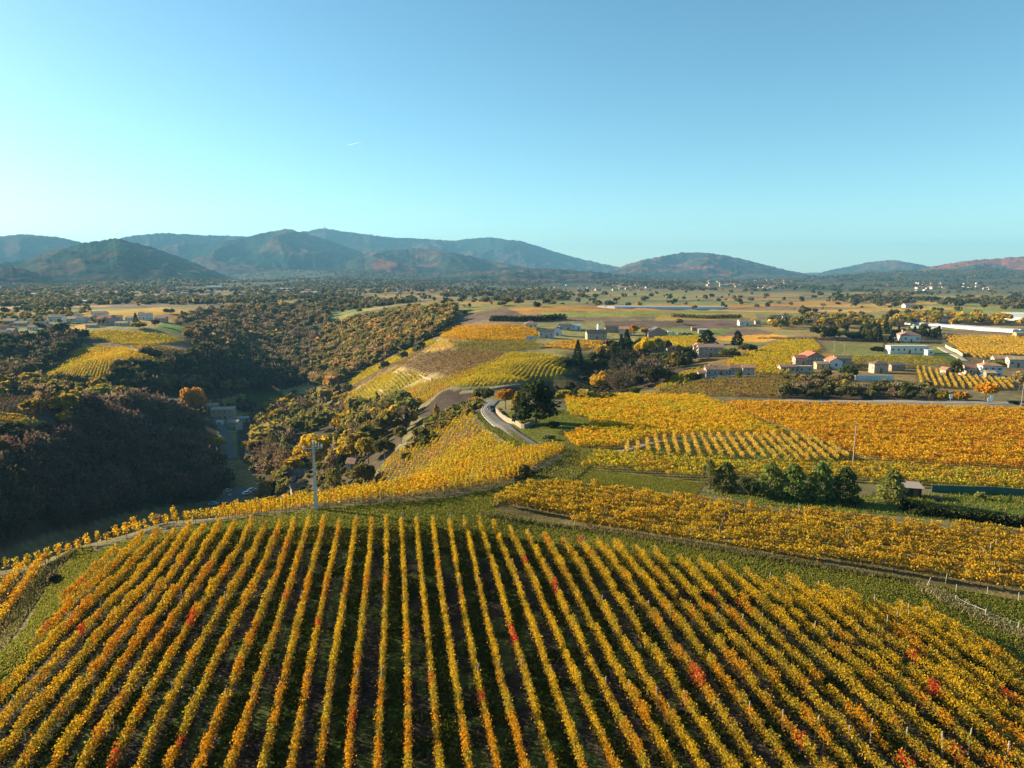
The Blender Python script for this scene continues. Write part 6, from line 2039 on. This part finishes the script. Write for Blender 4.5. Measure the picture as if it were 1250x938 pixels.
def wood_pole(px, py, hpx, label, arm=True, r=0.11):
    p = hit(px, py)
    H = hpx * depth(p) / F
    root = empty('utility_pole', tuple(p))
    mb = MB()
    mb.tube([(0, 0, -0.5), (0, 0, H * .5), (0.04, 0, H)], [r, r * .9, r * .7], M_POST, 7)
    mb.build('pole', root)
    if arm:
        mb = MB()
        mb.box((0.02, -r - .03, H - .35), (0.9, .07, .08), M_DARKM)
        mb.build('crossarm', root)
        for x in (-.4, .4):
            mb = MB()
            mb.tube([(x, -r - .03, H - .31), (x, -r - .03, H - .16)], .035, M_INS, 6)
            mb.build('insulator', root)
    return setp(root, label, 'utility pole')


wood_pole(1041, 568, 53, 'plain grey wooden pole at the corner of the pale vine rows', True, .10)
wood_pole(1030, 434, 15, 'thin pole behind the red roofed farm', False, .12)
wood_pole(1018, 431, 15, 'thin pole in the meadow below the umbrella pine', False, .12)
wood_pole(1246, 500, 34, 'dark pole beside the straight road at the right edge', False, .10)
wood_pole(753, 384, 14, 'tall pole standing alone in the green plain', True, .2)
wood_pole(441, 530, 24, 'thin pole in the gully wood', False, .12)

# wires from the concrete pole down into the valley
for (dx, dz, lab) in ((-1.05, -0.2, 'left overhead wire leaving the concrete pole for the valley'), (1.0, -0.2, 'right overhead wire leaving the concrete pole for the valley')):
    a = Vector(hit(386, 623).tolist()) + Vector((dx, 0, float(83 * depth(hit(386, 623)) / F + dz)))
    b = Vector(hit(330, 545).tolist()) + Vector((dx, 0, 14))
    mb = MB()
    pts = []
    for i in range(25):
        q = i / 24
        v = a.lerp(b, q)
        v.z -= 9 * q * (1 - q) * 4 * 0.5
        pts.append(v)
    mb.tube(pts, 0.012, M_DARKM, 4)
    o = mb.build('wire')
    setp(o, lab, 'wire')


def sign(px, py, hpx, label, shape):
    p = hit(px, py)
    s = depth(p) / F
    root = empty('road_sign', tuple(p))
    mb = MB()
    mb.tube([(0, 0, -.3), (0, 0, hpx * s)], .05, M_METAL, 6)
    mb.build('post', root)
    mb = MB()
    h = hpx * s
    if shape == 'panel':
        mb.box((0, -.07, h - .45), (1.0, .05, 1.3), M_WHITE)
    else:
        mb.tube([(0, -.06, h - .4), (0, -.10, h - .4)], .55, M_WHITE, 3)
    mb.build('panel', root)
    return setp(root, label, 'road sign')


sign(1160, 491, 9, 'tall white road sign between the small orange bushes', 'panel')
sign(1207, 492, 6, 'short white road sign left one on the right verge', 'panel')
sign(1210, 492, 8, 'taller white road sign right one on the right verge', 'panel')

# white guard posts with a rail along the outer side of the bend
x, y, nx, ny = road_xy
L = []
for i in range(6, int(len(x) * 0.62)):
    L.append((x[i], y[i], nx[i], ny[i]))
sgn = 1
c0 = np.array([L[0][0] + L[0][2] * 1.9, L[0][1] + L[0][3] * 1.9])
# the outer (left) side in the picture
pa = project(L[8][0] + L[8][2] * 1.9, L[8][1] + L[8][3] * 1.9, gz(L[8][0], L[8][1]))[0]
pb = project(L[8][0] - L[8][2] * 1.9, L[8][1] - L[8][3] * 1.9, gz(L[8][0], L[8][1]))[0]
sgn = 1 if pa < pb else -1
root = empty('guard_rail', (0, 0, 0))
mid = L[len(L) // 2]
root.location = Vector((mid[0] + sgn * mid[2] * 1.9, mid[1] + sgn * mid[3] * 1.9, float(gz(mid[0] + sgn * mid[2] * 1.9, mid[1] + sgn * mid[3] * 1.9))))
off = Vector(root.location)
pts = []
for q, (a, b, c, d) in enumerate(L):
    xx, yy = a + sgn * c * 1.9, b + sgn * d * 1.9
    zz = float(gz(xx, yy))
    pts.append(Vector((xx, yy, zz + .95)) - off)
    if q % 2 == 0:
        mb = MB()
        mb.box((xx - off[0], yy - off[1], zz - off[2] + .45), (.20, .20, 1.2), M_WHITE)
        mb.build('post', root)
mb = MB()
mb.tube(pts, .06, M_WHITE, 5)
mb.tube([p_ - Vector((0, 0, 0.45)) for p_ in pts], .05, M_WHITE, 5)
mb.build('rail', root)
setp(root, 'white railing on posts along the outer side of the road bend', 'railing')

# wooden fence posts on the grass at the right, joined by wire
FP = [(1130, 719, 15, .35), (1167, 724, 11, 0), (1165, 736, 10, .15), (1202, 756, 14, .05), (1242, 773, 16, .05), (1205, 727, 11, 0), (1243, 734, 11, 0), (1092, 697, 8, 0), (1154, 712, 12, .12)]
FL = ['leaning pale fence post at the start of the grass track fence', 'upright pale post where the track fence turns', 'short leaning post just below the turn of the fence', 'pale post alone on the dry grass line',
      'pale post nearest the right edge of the track', 'grey post at the foot of the golden field', 'grey post at the foot of the field by the right edge', 'short grey post at the edge of the shaggy field', 'tilted grey stake inside the shaggy field edge']
for (px, py, hp, lean), lab in zip(FP, FL):
    p = hit(px, py)
    h = hp * depth(p) / F
    mb = MB()
    mb.tube([(0, 0, -.3), (lean * h * .5, 0, h * .5), (lean * h, 0.02, h)], [.05, .045, .04], mat_plain('pale_post', (0.34, 0.29, 0.23), .9, .2, 5), 6)
    o = mb.build('fence_post')
    o.location = p
    setp(o, lab, 'fence post')
for a, b, lab in (((1167, 724, 11), (1205, 727, 11), 'thin wire between the turning post and the grey post'), ((1165, 736, 10), (1202, 756, 14), 'thin wire between the short leaning post and the lone post'), ((1202, 756, 14), (1242, 773, 16), 'thin wire to the post nearest the right edge')):
    pa, pb = hit(a[0], a[1]), hit(b[0], b[1])
    pa[2] += a[2] * depth(pa) / F * .8
    pb[2] += b[2] * depth(pb) / F * .8
    mb = MB()
    mb.tube([tuple(pa), tuple((pa + pb) / 2 - np.array([0, 0, .08])), tuple(pb)], .008, M_METAL, 4)
    setp(mb.build('wire'), lab, 'wire')
# dry grass along that fence
QL = np.array([hit(*q)[:2] for q in [(1130, 719), (1165, 736), (1202, 756), (1242, 773), (1262, 781)]])
seg = np.r_[0, np.cumsum(np.linalg.norm(np.diff(QL, axis=0), axis=1))]
t = RNG.uniform(0, seg[-1], 4500)
Q = np.c_[np.interp(t, seg, QL[:, 0]) + RNG.normal(0, .5, 4500), np.interp(t, seg, QL[:, 1]) + RNG.normal(0, .5, 4500)]
V, C = blades(Q, .38, .06, [(0.34, 0.28, 0.15), (0.26, 0.22, 0.11), (0.20, 0.19, 0.06)])
setp(link('dry_grass', mesh_quads('dry_grass', V, len(C), C, M_GRASS)), kind='stuff')


# ------------------------------------------------------------------ vehicles
def car(px, py, rz, paint, label, van=False, cat='car', lenm=4.2):
    p = hit(px, py)
    root = empty('van' if van else 'car', (p[0], p[1], p[2] + 0.12), math.radians(rz))
    M_P = mat_plain('car_paint', paint, 0.3, 0.03, 1, 0.1, 0.6)
    k = lenm / 4.2
    body = MB()
    if van:
        prof = [(-2.1, .3), (2.05, .3), (2.15, .75), (1.55, 1.05), (1.2, 1.85), (-2.05, 1.95), (-2.12, .6)]
    else:
        prof = [(-2.1, .3), (2.05, .3), (2.12, .62), (1.95, .82), (1.05, .95), (-1.75, .98), (-2.1, .85)]
    body.prism([(a * k, b) for a, b in prof], 'y', -.85, .85, M_P)
    body.build('body', root)
    cab = MB()
    if van:
        cab.prism([(1.50 * k, 1.1), (1.21 * k, 1.75), (.6 * k, 1.75), (.6 * k, 1.1)], 'y', -.865, .865, M_GLASS)
        cab.build('side_window', root)
    else:
        cab.prism([(1.0 * k, .95), (.35 * k, 1.42), (-1.15 * k, 1.44), (-1.75 * k, .98)], 'y', -.72, .72, M_GLASS)
        cab.build('window', root)
        rf = MB()
        rf.prism([(.40 * k, 1.40), (.34 * k, 1.47), (-1.15 * k, 1.49), (-1.28 * k, 1.41)], 'y', -.70, .70, M_P)
        rf.build('roof', root)
    for sx in (-1.3, 1.3):
        for sy in (-.8, .8):
            mb = MB()
            mb.tube([(sx * k, sy - .11, .31), (sx * k, sy + .11, .31)], .32, M_DARKM, 12)
            w_ = mb.build('wheel', root)
            mb = MB()
            mb.tube([(sx * k, sy - .125, .31), (sx * k, sy + .125, .31)], .17, M_METAL, 10)
            mb.build('rim', w_)
    for sy in (-.6, .6):
        mb = MB()
        mb.box((2.10 * k, sy, .66), (.08, .3, .14), M_WHITE)
        mb.build('headlight', root)
    return setp(root, label, cat)


car(600.5, 502, -72, (0.02, 0.022, 0.025), 'black car coming round the road bend by the stone wall')
car(308, 600, 40, (0.60, 0.62, 0.64), 'pale silver car, upper right one in the valley parking place')
car(302, 604, 40, (0.66, 0.67, 0.68), 'white car, middle one in the valley parking place')
car(279, 601, 20, (0.62, 0.64, 0.66), 'white car on the left side of the valley parking place')
car(276, 607, 20, (0.20, 0.22, 0.25), 'dark grey car on the left side of the parking place')
car(261, 617, 10, (0.20, 0.42, 0.48), 'turquoise car half hidden behind the crest vines')
car(819, 408, 5, (0.70, 0.70, 0.68), 'white van beside the dark green hangar', True, 'van', 5.0)
car(836, 409, 0, (0.08, 0.08, 0.09), 'dark car in the farm field, left one')
car(842, 409, 0, (0.10, 0.09, 0.08), 'dark car in the farm field, right one')
car(830, 409, 0, (0.5, 0.5, 0.5), 'pale car between the white van and the dark cars')

# ------------------------------------------------------------------ mast and trail
u, yf, dz = ray(396.5, 279.5)
R0 = 9050.0
t = R0 / math.hypot(u, yf)
bx, by, bz = u * t, yf * t, CAMZ + dz * t
root = empty('radio_mast', (bx, by, bz - 14))
root.scale = (0.6, 0.6, 0.6)
mb = MB()
mb.tube([(0, 0, -10), (0, 0, 30), (0, 0, 60)], [7, 6, 4], M_CONC, 8)
mb.build('base_tower', root)
mb = MB()
mb.tube([(0, 0, 60), (0, 0, 84), (0, 0, 85), (0, 0, 92), (0, 0, 93), (0, 0, 118)], [3, 3, 5, 5, 2, 1], M_CONC, 8)
mb.build('antenna', root)
mb = MB()
mb.box((0, 0, 45), (26, 14, 8), M_CONC)
mb.build('platform', root)
setp(root, 'pale radio mast on the summit of the highest mountain', 'radio mast')

M_CLOUD, n_, l_ = nt('ice_cloud')
_t = n_.new('ShaderNodeBsdfTranslucent')
_t.inputs[0].default_value = (0.95, 0.95, 0.95, 1)
_o = n_.new('ShaderNodeOutputMaterial')
l_.new(_t.outputs[0], _o.inputs[0])
ca, cb = [], []
for (px, py) in ((424, 177.5), (431, 176), (441, 173.5)):
    u, yf, dz = ray(px, py)
    t = 30000.0
    ca.append((u * t, yf * t, CAMZ + dz * t))
mb = MB()
mb.tube(ca, [3, 8, 3], M_CLOUD, 6)
o = mb.build('contrail_cloud')
setp(o, 'short white vapour trail high above the left mountains', 'vapour trail')
# ------------------------------------------------------------------ air
def build_haze():
    m, n, l = nt('pale_air')
    out = n.new('ShaderNodeOutputMaterial')
    v = n.new('ShaderNodeVolumePrincipled')
    v.inputs['Color'].default_value = (*HAZE_COLOR, 1)
    v.inputs['Density'].default_value = HAZE_DENSITY
    v.inputs['Anisotropy'].default_value = 0.0
    l.new(v.outputs[0], out.inputs['Volume'])
    mb = MB()
    zmin = min(CAMZ - DROP.max() - 1.0, CAMZ - 60)
    zb, zt = zmin - 6, CAMZ + 700
    mb.box((0, -1500, (zb + zt) / 2), (33000, 35500, zt - zb), m)
    h = mb.build('haze')
    setp(h, kind='stuff')


build_haze()
